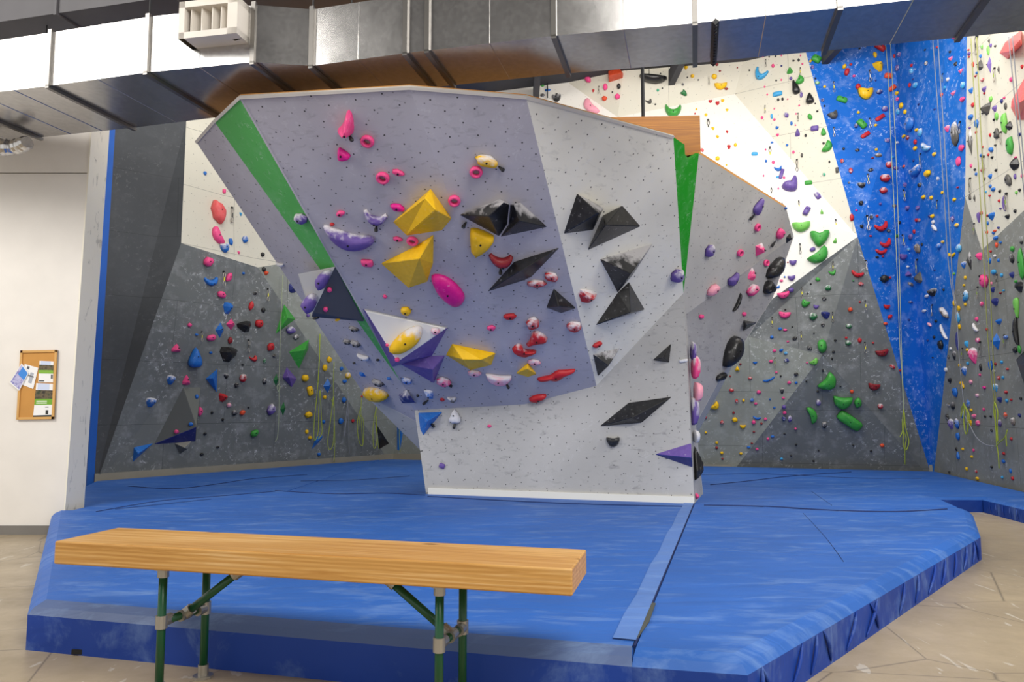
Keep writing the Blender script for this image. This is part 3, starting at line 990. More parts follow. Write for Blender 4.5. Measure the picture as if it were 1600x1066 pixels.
# seam flap between the two front pads, torn open at the front
m = MB()
pts = []
for i in range(13):
    t = 0.03 + 0.97 * i / 12
    a = Vector(SMf).lerp(Vector(SMb), t)
    pts.append(a)
sd = (Vector(SMb) - Vector(SMf)).normalized(); sn = Vector((-sd.y, sd.x))
vs, fs = [], []
for i, a in enumerate(pts):
    wv = 0.13 + 0.008 * math.sin(i * 2.1)
    for q in (a + sn * wv, a - sn * 0.0):
        vs.append((q.x, q.y, 0.303)); vs.append((q.x, q.y, 0.309))
for i in range(0, 12):
    b = i * 4; c = b + 4
    fs += [(b + 1, b + 3, c + 3, c + 1), (b, c, c + 2, b + 2), (b, b + 1, c + 1, c), (b + 2, c + 2, c + 3, b + 3)]
m.add(vs, fs)
add_child(p1, m, 'seam_flap', M['strip'], 'worn pale seam flap')
# dark open gap of the seam
m = MB()
gp = [Vector(SMf).lerp(Vector(SMb), t) for t in (0.03, 0.09, 0.16, 0.24)]
L_ = [gp[0], gp[1] - sn * 0.03, gp[2] - sn * 0.025, gp[3]]
vs = [(q.x, q.y, .304) for q in gp] + [(q.x, q.y, .304) for q in L_[::-1]]
m.hexa([Vector(x) for x in vs[:3] + vs[5:7]], [Vector((x[0], x[1], .31)) for x in vs[:3] + vs[5:7]])
add_child(p2, m, 'foam_gap', plain('bare_foam', '#4a4d48', 0.9), 'torn gap showing bare foam')
# thin dark stitched creases and seams on the pads
M['seam'] = plain('dark_blue_seam', '#0d1f52', 0.8)
def crease(padobj, pix, z, r=0.006):
    m = MB(); m.tube(smooth_path([onz(u, v, z) for u, v in pix], 4), r, 4)
    add_child(padobj, m, 'seam_line', M['seam'])
crease(p1, [(668, 776), (880, 787), (1084, 792)], .302, .008)
m = MB(); m.tube([(SMf[0] - sd.x * -.1, SMf[1] + sd.y * .1, .302), (SMb[0], SMb[1], .302)], .008, 4); add_child(p1, m, 'seam_line', M['seam'])
crease(p2, [(1100, 790), (1200, 792), (1300, 798), (1400, 800), (1480, 796)], .302, .010)
crease(p2, [(1255, 802), (1290, 840), (1318, 878)], .301, .003)
crease(p3, [(1268, 768), (1300, 790)], .301, .003)
crease(p1, [(430, 767), (520, 772), (600, 771), (664, 774)], .302, .008)
crease(p1, [(150, 800), (250, 783), (335, 776), (430, 768)], .302, .006)
crease(p1, [(180, 796), (330, 780)], .302, .004)
crease(p6, [(200, 760), (270, 764), (330, 758), (400, 748), (480, 742)], ZP + .002, .008)
crease(p7, [(470, 752), (560, 750), (640, 744)], ZP + .002, .006)
crease(p4, [(1110, 758), (1170, 752), (1240, 744), (1330, 738)], ZP + .002, .010)
crease(p4, [(1095, 742), (1200, 741), (1330, 747), (1440, 748)], ZP + .002, .006)
# worn bands on the front edges
def buckle(padobj, u, v, z, w, h, mat, name='strap_buckle'):
    p = onz(u, v, 0.0); m = MB(); m.box((p.x, p.y - 0.01, z), w, 0.05, h); add_child(padobj, m, name, mat)
M['rust'] = plain('rusty_clip', '#7a5a3c', 0.6, 0.4)
buckle(p1, 132, 1022, .022, .13, .03, M['blackmetal']); buckle(p1, 560, 1062, .022, .14, .03, M['blackmetal'])
for u, v in ((1222, 1062), (1290, 1025), (1360, 982), (1415, 948), (1459, 919)):
    buckle(p2, u, v, .03, .04, .05, M['rust'], 'floor_clip')
# gathered tuck and folds on the slanting side
ed = (Vector(RCc) - Vector(FRc)).normalized(); en = Vector((ed.y, -ed.x))
def fold(t, dx, top=True):
    a = Vector(FRc).lerp(Vector(RCc), t) + en * 0.004
    b = Vector(FRc).lerp(Vector(RCc), t + dx) + en * 0.004
    m = MB()
    m.tube(smooth_path([(a.x, a.y, .02), ((a.x + b.x) / 2 + en.x * .012, (a.y + b.y) / 2 + en.y * .012, .13), (b.x, b.y, .225)], 4), [.003 + .010 * math.sin(math.pi * i / 8) for i in range(9)], 6)
    add_child(p2, m, 'cover_fold', M['matdark'], None, True)
for t, dx in ((.02, .01), (.05, -.02), (.10, .03), (.15, .02), (.21, -.02), (.26, .04), (.33, .05), (.38, -.03), (.47, .03), (.55, .02), (.62, .05), (.7, .03), (.78, .02), (.85, .03), (.92, .02), (.97, -.02)):
    fold(t, dx)
for i in range(16):
    a = Vector((6.75 + i * 0.0156, 8.35 + i * 0.17))
    m = MB(); m.tube([(a.x - .004, a.y, .03), (a.x - .012, a.y + .02, .10), (a.x - .002, a.y + .03, .17)], [.003, .010, .003], 6)
    add_child(p5, m, 'cover_fold', M['matdark'], None, True)

# ------------------------------------------------------------------ bench
HB = 0.825
c0, c1, c2, c3 = [onz(u, v, HB) for u, v in ((88, 845), (893, 890), (917, 858), (183, 825))]
ex = ((c1 - c0) + (c2 - c3)).normalized(); ey = Vector((-ex.y, ex.x, 0))
Lb_ = ((c1 - c0).dot(ex) + (c2 - c3).dot(ex)) / 2; Wb = ((c3 - c0).dot(ey) + (c2 - c1).dot(ey)) / 2
cc = (c0 + c1 + c2 + c3) / 4
TB = 0.128
bench = empty('bench', (cc.x, cc.y, 0)); bench.rotation_euler = (0, 0, math.atan2(ex.y, ex.x))
tag(bench, 'long thick varnished timber bench on green pipe legs in the foreground', 'bench')
def bl(p):
    d = Vector(p) - Vector((cc.x, cc.y, 0)); return Vector((d.dot(ex), d.dot(ey), d.z))
def bchild(m, name, mat, label=None, smooth=False):
    o = m.build(name, mat, bench, smooth)
    if label: o['label'] = label
    return o
m = MB(); m.box((0, 0, HB - TB / 2), Lb_, Wb, TB)
bo = bchild(m, 'seat_beam', M['beam'], 'pale varnished laminated beam')
bv = bo.modifiers.new('bevel', 'BEVEL'); bv.width = 0.008; bv.segments = 2
zb = HB - TB
fl_ = bl(onz(254, 893, zb)); fr_ = bl(onz(687, 920, zb)); rl_ = bl(onz(318, 1050, 0)); rr_ = bl(onz(723, 1072, 0))
fy = -Wb / 2 + 0.085; ry = Wb / 2 - 0.085
def bleg(u, v, yy):
    p = onplane(u, v, Vector((cc.x, cc.y, 0)) + ey * yy, ey); return bl(p)
fl_, fr_, rl_, rr_ = bleg(252, 980, fy), bleg(686.5, 980, fy), bleg(320, 980, ry), bleg(723, 980, ry)
xl, xr = (fl_.x + rl_.x) / 2, (fr_.x + rr_.x) / 2
PR_ = 0.0225
ZR = 0.40
for i, (x, y) in enumerate(((fl_.x, fy), (rl_.x, ry), (fr_.x, fy), (rr_.x, ry))):
    m = MB(); m.tube([(x, y, 0.03), (x, y, zb - 0.02)], PR_, 14)
    lg = bchild(m, 'leg', M['pipe'], None, True)
    m = MB(); m.tube([(x, y, zb - 0.055), (x, y, zb - 0.004)], PR_ + 0.008, 14); m.tube([(x, y, zb - 0.012), (x, y, zb)], 0.05, 14)
    f_ = m.build('top_flange', M['steel'], lg)
    m = MB(); m.tube([(x, y, 0.0), (x, y, 0.014)], 0.058, 14); m.tube([(x, y, 0.012), (x, y, 0.075)], PR_ + 0.008, 14)
    m.build('foot_flange', M['steel'], lg)
    m = MB(); m.tube([(x, y, ZR - 0.035), (x, y, ZR + 0.035)], PR_ + 0.009, 14)
    s = 1 if y < 0 else -1
    m.tube([(x, y + s * .015, ZR), (x, y + s * .075, ZR)], PR_ + 0.008, 14)
    m.build('tee_fitting', M['steel'], lg)
for (xa, xb, sgn) in ((fl_.x, rl_.x, 1), (fr_.x, rr_.x, -1)):
    m = MB(); m.tube([(xa, fy, ZR), (xb, ry, ZR)], PR_, 14)
    bchild(m, 'cross_rail', M['pipe'], None, True)
    xm = (xa + xb) / 2
    end = Vector((xm + sgn * 0.36, 0.0, zb - 0.03))
    st = Vector((xm, 0.0, ZR))
    m = MB(); m.tube([st, end], PR_, 14)
    br = bchild(m, 'diagonal_brace', M['pipe'], None, True)
    m = MB(); m.tube([(xm - 0.0, -.035, ZR), (xm, .035, ZR)], PR_ + .009, 14); m.tube([st, st.lerp(end, 0.14)], PR_ + .009, 14)
    m.build('swivel_fitting', M['steel'], br)
    m = MB(); m.tube([end, st.lerp(end, 0.88)], PR_ + .009, 14); m.box((end.x + sgn * .02, 0, zb - .008), .14, .07, .016)
    m.build('swivel_fitting', M['steel'], br)

# ------------------------------------------------------------------ ventilation duct
ZD, HD = 4.8, 0.56
def sec(fu, fv, w=None, ru=None, rv=None):
    f = onz(fu, fv, ZD)
    if ru is not None: r = onz(ru, rv, ZD)
    else: r = f + Vector((0.24, 0.97, 0)).normalized() * w
    return f, r
secs = [sec(-420, 196, 1.16), sec(-85, 154, 1.16), sec(77, 134, 1.16), sec(230, 113, 1.14), sec(396, 97, 1.12), sec(487, 103, 0.80), sec(634, 83, 0.76), sec(668, 79, 0.75),
        sec(866, 56, 0.75), sec(1086, 36, 0.75), sec(1312, 12, 0.75), sec(1548, -14, 0.75), sec(1800, -42, 0.75)]
dorg = (secs[5][0] + secs[5][1]) / 2
duct = empty('air_duct', dorg)
tag(duct, 'long shiny galvanised rectangular air duct running overhead', 'air duct')
dT = Matrix.Translation(-dorg)
def dchild(m, name, mat, parent=None, label=None, smooth=False):
    o = m.build(name, mat, None, smooth); o.data.transform(dT); o.parent = parent or duct
    if label: o['label'] = label
    return o
UPV = Vector((0, 0, 1))
dsec = []
for i in range(len(secs) - 1):
    (f0_, r0_), (f1_, r1_) = secs[i], secs[i + 1]
    m = MB()
    m.hexa([f0_, f1_, r1_, r0_], [x + UPV * HD for x in (f0_, f1_, r1_, r0_)])
    s_ = dchild(m, 'duct_section', M['galv'])
    dsec.append(s_)
    # standing creases across the sheet
    nb_ = max(1, int((f1_ - f0_).length / 0.42))
    m = MB()
    for q in range(1, nb_):
        t = q / nb_
        a = f0_.lerp(f1_, t); b = r0_.lerp(r1_, t)
        out = (a - b).normalized()
        m.tube([a + out * 0.001 + UPV * HD, a + out * 0.001, a - UPV * 0.001, b - UPV * 0.001], 0.004, 4)
    if nb_ > 1: dchild(m, 'sheet_crease', M['galv'], s_)
for i, (f_, r_) in enumerate(secs[1:-1]):
    d_ = (r_ - f_).normalized(); s_ = Vector((d_.y, -d_.x, 0))
    m = MB()
    a, b = f_ - d_ * 0.03, r_ + d_ * 0.02
    for (p, q, h0, h1) in ((a, f_ + d_ * 0.0, -0.02, HD + 0.02), ):
        e = [p - s_ * .022, p + s_ * .022, q + s_ * .022, q - s_ * .022]
        m.hexa([x + UPV * h0 for x in e], [x + UPV * h1 for x in e])
    e = [a - s_ * .022, a + s_ * .022, b + s_ * .022, b - s_ * .022]
    m.hexa([x - UPV * .035 for x in e], [x - UPV * .002 for x in e])
    dchild(m, 'joint_flange', M['flange'], None, 'dull zinc joint flange')
# perforated hanger strut under the duct
for (u, v, uu, vv) in ((1118, 28, 1116, 99),):
    f_ = onz(u, v, ZD); r_ = f_ + (secs[9][1] - secs[9][0]) * 1.04
    m = MB(); m.tube([f_ - UPV * .03, r_ - UPV * .03], .03, 4)
    for q in range(14):
        p = f_.lerp(r_, (q + .5) / 14) - UPV * .058
        m.box(p, .02, .02, .01)
    dchild(m, 'hanger_strut', M['blackmetal'], None, 'black perforated hanger strut')
for i in (1, 3, 5, 7, 9, 11):
    f_, r_ = secs[i]
    for p in (f_, r_):
        m = MB(); m.tube([p + UPV * (HD + .01), Vector((p.x, p.y, 9.58))], .008, 6)
        dchild(m, 'hanger_rod', M['blackmetal'])
# louvred register on the near side of the duct
fA, fB = secs[3][0], secs[4][0]
dx_ = (fB - fA).normalized(); dn_ = Vector((dx_.y, -dx_.x, 0))
if dn_.y > 0: dn_ = -dn_
rc = onplane(344, 44, fA, dn_); 
RX = Matrix((dx_, dn_, UPV)).transposed().to_3x3()
reg = MB()
WR, HR, DR = 0.60, 0.36, 0.20
def rb(x, y, z, sx, sy, sz): 
    reg.box(rc + dx_ * x + dn_ * y + UPV * z, sx, sy, sz, RX)
rb(0, DR / 2, HR / 2 - .03, WR, DR, .06); rb(0, DR / 2, -HR / 2 + .03, WR, DR, .06); rb(-WR / 2 + .03, DR / 2, 0, .06, DR, HR); rb(WR / 2 - .05, DR / 2, 0, .1, DR, HR)
rg = dchild(reg, 'register', M['register'], None, 'off-white louvred supply register')
for x in (-.17, -.06, .05, .14):
    reg = MB(); reg.box(rc + dx_ * x + dn_ * 0.09, .012, .16, HR - .12, RX @ Matrix.Rotation(R(18), 3, 'Z'))
    dchild(reg, 'louvre', M['register'], rg)
reg = MB(); reg.box(rc + dn_ * 0.012, WR - .12, .01, HR - .12, RX); dchild(reg, 'throat', M['blackmetal'], rg)

# crumpled foil sleeve poking out under the duct at the far left
m = MB()
pp = [onz(u, v, 4.62) for u, v in ((-60, 236), (-20, 232), (5, 230), (22, 230), (36, 226), (42, 222))]
rr = random.Random(3)
sp = smooth_path(pp, 5)
m.tube(sp, [0.10 * (1 + .18 * rr.uniform(-1, 1)) * (1 - 0.25 * i / len(sp)) for i in range(len(sp))], 12)
fo_ = m.build('foil_sleeve', M['galv']); 
tag(fo_, 'crumpled silver foil sleeve under the duct at the left edge', 'foil sleeve')

# dark painted duct above and behind
f0_ = onz(-200, 64, 6.2); f1_ = onz(168, 9, 6.2); dd = (f1_ - f0_).normalized(); pn = Vector((-dd.y, dd.x, 0))
m = MB(); e = [f0_, f1_ + dd * 3.2, f1_ + dd * 3.2 + pn * 1.4, f0_ + pn * 1.4]
m.hexa(e, [x + UPV * .8 for x in e])
do_ = m.build('painted_duct', M['darkduct']); tag(do_, 'dark grey painted duct above the shiny duct, top left', 'air duct')
for t in (.35, .8, 1.25):
    m = MB(); p = f0_.lerp(f1_, t); e = [p - dd * .02 - pn * .03, p + dd * .02 - pn * .03, p + dd * .02 + pn * 1.43, p - dd * .02 + pn * 1.43]
    m.hexa([x - UPV * .03 for x in e], [x + UPV * .83 for x in e]); m.build('joint_flange', M['darkduct'], do_)
# ------------------------------------------------------------------ timber beam lying on top of the boulder, with its rod
bz = ZT + 0.03
br0 = onz(1095, 240, bz); 
y_b = br0.y
bl0 = ony(940, 250, y_b)
m = MB(); hb_ = ony(1095, 180, y_b).z - bz
bx0, bx1 = -0.35, br0.x
m.box(((bx0 - bx1) / 2, .065, hb_ / 2), bx1 - bx0, .13, hb_)
wb = m.build('timber_beam', M['beam_dark']); wb.location = (bx1, y_b, bz)
wb.rotation_euler = (0, 0, R(-3))
tag(wb, 'amber timber beam standing on edge on top of the boulder', 'timber beam')
bvm = wb.modifiers.new('bevel', 'BEVEL'); bvm.width = .006
pr = ony(1005, 186, y_b + .07)
m = MB(); m.tube([(0, 0, 0), (0, 0, 9.58 - pr.z)], .022, 8)
ro = m.build('hanging_rod', M['blackmetal']); ro.location = pr
tag(ro, 'thin black rod rising from the amber beam to the ceiling', 'rod')

# ------------------------------------------------------------------ cork board with leaflets
yb = 9.24
def wq(u, v, o=0.0): return ony(u, v, yb - o)
M['cork'] = plain('cork_sheet', '#c08a45', 0.8, var=0.1)
M['pine'] = plain('pine_frame', '#d0a05c', 0.5)
cq = [wq(33.5, 548), wq(90.5, 547), wq(85.5, 655), wq(27, 656)]
cb_o = wq(58, 656)
cb = empty('cork_board', (cb_o.x, yb, cb_o.z))
tag(cb, 'small wood-framed cork notice board on the white wall', 'notice board')
def cbc(m, name, mat, label=None, par=None):
    o = m.build(name, mat, None); o.data.transform(Matrix.Translation(-Vector(cb.location))); o.parent = par or cb
    if label: o['label'] = label
    return o
def lerp4(q, s, t): return q[0].lerp(q[1], s).lerp(q[3].lerp(q[2], s), t)
IN = Vector((0, -1, 0))
def quad_box(m, q, d0, d1):
    m.hexa([x + IN * d0 for x in q], [x + IN * d1 for x in q])
m = MB(); quad_box(m, cq, 0.0, .010); cbc(m, 'cork_sheet', M['cork'])
for a, b, c_, d_ in ((0, 1, 0, .035), (0, 1, .965, 1), (0, .06, 0, 1), (.94, 1, 0, 1)):
    m = MB(); quad_box(m, [lerp4(cq, a, c_), lerp4(cq, b, c_), lerp4(cq, b, d_), lerp4(cq, a, d_)], .0, .022)
    cbc(m, 'frame_rail', M['pine'])
def leaflet(name, q, label, bands, off):
    """printed leaflet; bands = [(t0, t1, s0, s1, colour)] flat print on the sheet"""
    q = [wq(*p) for p in q]
    o0 = sum(q, Vector()) / 4
    m = MB(); quad_box(m, q, off, off + .003)
    o = m.build(name, plain(name + '_paper', '#f0efee', 0.5, var=.02)); o.data.transform(Matrix.Translation(-o0)); o.location = o0
    tag(o, label, 'leaflet', 'leaflets pinned to the cork board')
    for i, (t0, t1, s0, s1, col) in enumerate(bands):
        m = MB(); quad_box(m, [lerp4(q, s0, t0), lerp4(q, s1, t0), lerp4(q, s1, t1), lerp4(q, s0, t1)], off + .003, off + .0036 + .0002 * i)
        c_ = m.build('print', col if not isinstance(col, str) else plain('ink_' + col[1:], col, 0.5)); c_.data.transform(Matrix.Translation(-o0)); c_.parent = o
    return o
def photo_ink():
    k = NT('landscape_photo_print')
    n = k.noise(k.coord('Object'), 14, 5, .6)
    k.base(k.ramp(n, [(.38, lin('#2e2a24')), (.5, lin('#6f6148')), (.62, lin('#33402a'))])); return k.m
PH = photo_ink()
leaflet('leaflet', [(63, 564), (85, 565), (84, 598), (61, 598)], 'landscape photo leaflet with green band, upper right of the cork board',
        [(0, .25, .1, .8, '#c9d3ea'), (.18, .42, 0, 1, PH), (.42, .58, 0, 1, '#7fae3c'), (.9, .95, .05, .4, '#333333'), (.62, .82, .85, .97, '#444444')], .013)
leaflet('leaflet', [(58, 599), (84, 600), (82, 651), (53, 652)], 'taller landscape leaflet with green band, lower right of the cork board',
        [(0, .26, .1, .8, '#c9d3ea'), (.2, .46, 0, 1, PH), (.46, .64, 0, 1, '#6fa52e'), (.52, .545, .1, .7, '#f4f4f0'), (.575, .6, .1, .7, '#f4f4f0'), (.70, .72, .62, .8, '#444444'), (.80, .93, .66, .80, '#2e2e2e'), (.95, 1, 0, 1, '#22252c')], .013)
leaflet('leaflet', [(40, 569), (61, 575), (53, 608), (32, 600)], 'white map leaflet with grey drawing pinned beneath the blue map',
        [(.06, .2, .22, .4, '#55555a'), (.3, .8, .55, .8, '#a9aeb8'), (.45, .5, .45, .85, '#54565c')], .013)
def map_ink():
    k = NT('watercolour_map_print')
    n = k.noise(k.coord('Object'), 16, 5, .65, 1.0)
    k.base(k.ramp(n, [(.38, lin('#6f6cb4')), (.5, lin('#c9c6e4')), (.62, lin('#9c9ccc')), (.75, lin('#eeeef4'))])); return k.m
leaflet('leaflet', [(36, 568), (47, 583), (32, 611), (17, 598)], 'blue and lilac map leaflet pinned askew over the board edge',
        [(0.05, .95, .05, .95, map_ink()), (.05, .45, .25, .95, '#3b86d8')], .024)

# ------------------------------------------------------------------ volumes on the boulder
UPN = lambda n: n.z > 0.12
pale_vol = panel_mat('pale_volume_ply', '#bdbdbb', chalk=.2, seam=False)
dark_vol = panel_mat('slate_volume_ply', '#50525a', chalk=.25, seam=False)
def facevol(label, base, apex, faces, mats, reg=None, **kw):
    """volume with a material for each face; mats one per face"""
    o = volume(label, 'k', base, apex, faces, mat=mats[0], reg=reg, **kw)
    uniq = []
    for mm in mats:
        if mm not in uniq: uniq.append(mm)
    for mm in uniq[1:]: o.data.materials.append(mm)
    for p, mm in zip(o.data.polygons, mats): p.material_index = uniq.index(mm)
    return o
Y_, K_ = hold_mat('y'), hold_mat('k')
# white and grey volume with lilac slopers on the left edge
pln = (onplane(515, 455, *pl3(kA, kP, kB)), pl3(kA, kP, kB)[1] if pl3(kA, kP, kB)[1].dot(EYE - kA) > 0 else -pl3(kA, kP, kB)[1], 'lil1')
facevol('pale and slate grey pyramid volume on the boulder left arete', [(465, 428), (524, 416), (570, 503), (487, 496)], [(489, 489, .16)],
        [(0, 1, 4), (1, 2, 4), (2, 3, 4), (3, 0, 4)], [pale_vol, dark_vol, dark_vol, pale_vol], reg='lil1', plane=pln)
facevol('white triangular volume with violet underside on the lilac boulder face', [(566, 482), (700, 512), (676, 556), (612, 574)], [(570, 486, .03), (697, 513.5, .03), (620, 566, .26)],
        [(0, 1, 5, 4), (4, 5, 6), (1, 2, 6, 5), (2, 3, 6), (3, 0, 4, 6)], [pale_vol, M['white'], hold_mat('v', False, 4.0), hold_mat('v', False, 4.0), hold_mat('v', False, 4.0)], reg='lil1')
volume('speckled violet volume below the white triangular volume', 'v', [(624, 569), (662, 557), (696, 555), (678, 600)], [(676, 578, .16)])
volume('yellow boxy volume with ridge, upper of the two yellow volumes', 'y', [(673, 295), (706, 342), (690, 361), (635, 369), (613, 348)], [(681, 328, .30), (664, 309, .2)],
       [(0, 1, 5), (0, 5, 6), (1, 2, 5), (2, 3, 5), (3, 4, 6, 5), (4, 0, 6)])
volume('yellow faceted volume, lower of the two yellow volumes', 'y', [(594, 412), (650, 384), (678, 366), (677, 412), (668, 441), (638, 451)], [(655, 404, .25)])
slab('yellow quarter-disc hold under the twin black volume', 'y', [(733, 357), (742, 355), (759, 361), (776, 370), (759, 391), (737, 402)], .12)
volume('left half of the twin black moustache-shaped volume', 'k', [(717, 336), (781, 311), (796, 319), (793, 351), (780, 370)], [(764, 338, .22), (788, 316, .16)],
       [(0, 1, 6, 5), (1, 2, 6), (2, 3, 5, 6), (3, 4, 5), (4, 0, 5)], two=(hold_mat('k', True, 4.0), lambda n: n.z > .1))
volume('right half of the twin black moustache-shaped volume', 'k', [(797, 320), (814, 317), (856, 355), (781, 371), (794, 352)], [(812, 346, .22), (803, 320, .14)],
       [(0, 1, 6), (1, 2, 5, 6), (2, 3, 5), (3, 4, 5), (4, 0, 6, 5)], two=(hold_mat('k', True, 4.0), lambda n: n.z > .1))
volume('long black kite volume beside the red crescent hold', 'k', [(760, 457), (803, 409), (876, 386), (831, 433), (818, 439)], [(812, 424, .18)])
volume('small black pyramid volume with yellow speckles, lilac face', 'k', [(865, 450), (901, 482), (877, 490), (853, 481)], [(873, 479, .16)])
volume('wide yellow box volume with chalked top, low on the boulder', 'y', [(706, 537), (775, 552), (768, 571), (735, 579), (696, 555)], [(723, 562, .2), (752, 562, .2)],
       [(0, 1, 6, 5), (1, 2, 6), (2, 3, 5, 6), (3, 4, 5), (4, 0, 5)])
volume('small yellow pyramid volume between red holds', 'y', [(825, 567), (839, 585), (825, 590), (805, 584)], [(824, 576, .12)])
volume('blue volume tucked under the lilac overhang at the boulder foot', 'b', [(653, 645), (692, 643), (661, 681), (656, 671)], [(668, 658, .2)], plane=hit(675, 655))
# pale face
volume('black four-sided volume, left of the upper black pair', 'k', [(901, 302), (944, 325), (927, 360), (880, 366)], [(936, 333, .24)], two=(hold_mat('k', True, 4.0), lambda n: n.z > .1))
volume('black sloping volume, right of the upper black pair', 'k', [(973, 321), (1002, 354), (918, 392), (942, 337)], [(946, 352, .24)])
volume('black beak-shaped volume below the upper black pair', 'k', [(937, 405), (1021, 380), (989, 430), (965, 458)], [(986, 428, .28)], two=(hold_mat('k', True, 4.0), lambda n: n.z > .1))
volume('black speckled volume hanging under the beak-shaped one', 'k', [(983, 440), (1008, 484), (930, 509), (965, 457)], [(985, 489, .26)])
volume('black triangular volume at the corner above the boulder base', 'k', [(926, 554), (970, 543), (934, 589)], [(951, 572, .16)], two=(hold_mat('k', True, 4.0), lambda n: n.z > -.2), plane=hit(950, 545))
volume('small black pyramid volume on the boulder base wall', 'k', [(1049, 536), (1046, 567), (1019, 563)], [(1037, 559, .14)])
volume('long flat black diamond volume on the boulder base wall', 'k', [(935, 667), (982, 629), (1052, 619), (1003, 661)], [(987, 653, .18)])
facevol('violet arrow-shaped volume at the right edge of the boulder base', [(1021, 710), (1080, 692), (1082, 731)], [(1080, 716, .16)], [(0, 1, 3), (1, 2, 3), (2, 0, 3)],
        [hold_mat('v', False, 4.0), hold_mat('n', False, 4.0), hold_mat('n', False, 4.0)])
# right flank
volume('black pointed volume on the boulder right flank', 'k', [(1162, 500), (1184, 504), (1162, 518)], [(1167, 508, .14)])
slab('big black sloper, upper of the pair on the boulder right flank', 'k', [(1217, 399), (1221, 408), (1214, 432), (1195, 437), (1199, 418)], .14)
slab('black sloper, lower of the pair on the boulder right flank', 'k', [(1200, 437), (1210, 455), (1191, 461), (1194, 442)], .12)
slab('large black foot-shaped hold on the boulder undercut', 'k', [(1150, 523), (1156, 537), (1150, 562), (1128, 578), (1130, 554), (1138, 530)], .16)
# left flank
volume('white and navy pyramid volume low on the boulder left flank', 'n*', [(621, 618), (635, 609), (649, 630), (628, 631)], [(632, 622, .12)])
# ------------------------------------------------------------------ volumes on the walls
facevol('grey pyramid volume with navy underside on the left grey wall', [(286, 605), (314, 605), (306, 690), (240, 695)], [(307, 668, .34)], [(0, 1, 4), (1, 2, 4), (2, 3, 4), (3, 0, 4)],
        [M['grey_lt'], M['grey_lt'], hold_mat('n', False, 4.0), M['grey']], reg='L2')
volume('blue wedge volume lowest at the left end of the grey wall', 'b', [(209, 699), (241, 692), (218, 713), (207, 723)], [(216, 709, .16)])
facevol('small cream and grey wedge volume under the navy-bottomed pyramid', [(272, 693), (301, 688), (293, 702), (281, 710)], [(288, 700, .14)], [(0, 1, 4), (1, 2, 4), (2, 3, 4), (3, 0, 4)],
        [M['cream'], M['cream'], M['grey'], M['grey']])
volume('blue blade volume beside the black triangle on the left grey wall', 'b', [(321, 592), (340, 576), (339, 614)], [(333, 591, .16)])
volume('green triangular volume near the pale strip, upper one', 'g', [(444, 475), (462, 499), (430, 523)], [(450, 497, .2)])
volume('green triangular volume near the pale strip, lower one', 'g', [(451, 550), (483, 530), (482, 545), (467, 577)], [(476, 547, .22)])
volume('violet diamond volume on the left grey wall beside a rope', 'v', [(441, 590), (448, 573), (464, 592), (456, 606)], [(452, 590, .16)])
volume('blue shard volume at the foot of the left grey wall', 'b', [(486, 704), (494, 682), (506, 681), (498, 692)], [(495, 690, .1)])
volume('red block volume at the top of the cream wall under the duct', 'o', [(949, 104), (966, 104), (974, 115), (973, 122), (951, 129)], [(952, 118, .3), (972, 113, .3)],
       [(0, 1, 6, 5), (1, 2, 6), (2, 3, 6), (3, 4, 5, 6), (4, 0, 5)])
volume('red wedge volume high on the right cream wall', 's', [(1561, 83), (1570, 66), (1595, 47), (1597, 71), (1574, 93)], [(1578, 80, .28), (1594, 62, .28)],
       [(0, 1, 5), (1, 2, 6, 5), (2, 3, 6), (3, 4, 5, 6), (4, 0, 5)])
volume('huge salmon faceted volume at the right edge of the picture', 's', [(1603, 117), (1580, 157), (1579, 169), (1589, 188), (1612, 188), (1630, 150)], [(1594, 160, .4), (1608, 150, .42)],
       [(0, 1, 6), (1, 2, 6), (2, 3, 6), (3, 4, 7, 6), (4, 5, 7), (5, 0, 6, 7)])
volume('black volume on the right grey wall at the picture edge', 'k', [(1587, 562), (1602, 546), (1615, 540), (1615, 640), (1600, 602)], [(1600, 572, .3)])
# low black shape painted in for the dark opening; blue strip
facevol('black triangular patch standing in for the dark gap between far left panels', [(584, 656), (609, 694), (592, 704), (590, 676)], [(595, 684, .05)], None or [(0, 1, 4), (1, 2, 4), (2, 3, 4), (3, 0, 4)], [K_] * 4)
volume('narrow blue pointed strip volume in the far left corner', 'b', [(620, 646), (634, 651), (625, 707), (620, 705)], [(625, 670, .06)])

# ------------------------------------------------------------------ shaped feature holds
slab('tall pink fin hold at the top of the lilac face', 'p', [(543.5, 168), (552, 179), (554, 205), (548, 211), (531, 210), (526, 203), (537, 193)], .16, (545, 200), flat=True)
slab('long magenta slab hold beside the lower yellow volume', 'm', [(672, 431), (682, 427), (700, 432), (718, 447), (728, 463), (722, 475), (712, 478), (698, 469), (684, 456)], .10)
slab('big yellow half-oval hold chalked white on the white volume', 'y*', [(606, 546), (617, 529), (635, 514), (655, 507), (661, 514), (658, 530), (640, 546), (618, 553)], .14)
slab('long yellow and white sloper on the boulder left flank', 'y*', [(567, 606), (585, 604), (604, 612), (609, 620), (598, 625), (578, 620)], .13)
slab('flat pale pink boomerang hold behind the boulder top', 'P', [(914, 155), (920, 153), (925, 163), (935, 170), (938, 175), (930, 179), (920, 176), (911, 166)], .10)
slab('long black canoe-shaped hold under the duct', 'k', [(997, 117), (1008, 117), (1030, 119), (1046, 122), (1030, 132), (1012, 130), (1004, 126)], .25)
slab('violet boomerang hold on the bright white panel', 'v', [(1220.5, 290), (1228, 286), (1236, 288), (1239, 277), (1244, 276.5), (1246, 284), (1245, 299), (1232, 300), (1223, 296)], .16)
slab('large red lobed hold, low on the lilac face', 'r', [(838, 591), (848, 588), (860, 586), (870, 578), (880, 578), (899, 576), (899, 579), (884, 584), (876, 591), (866, 594), (856, 591), (842, 595)], .07)
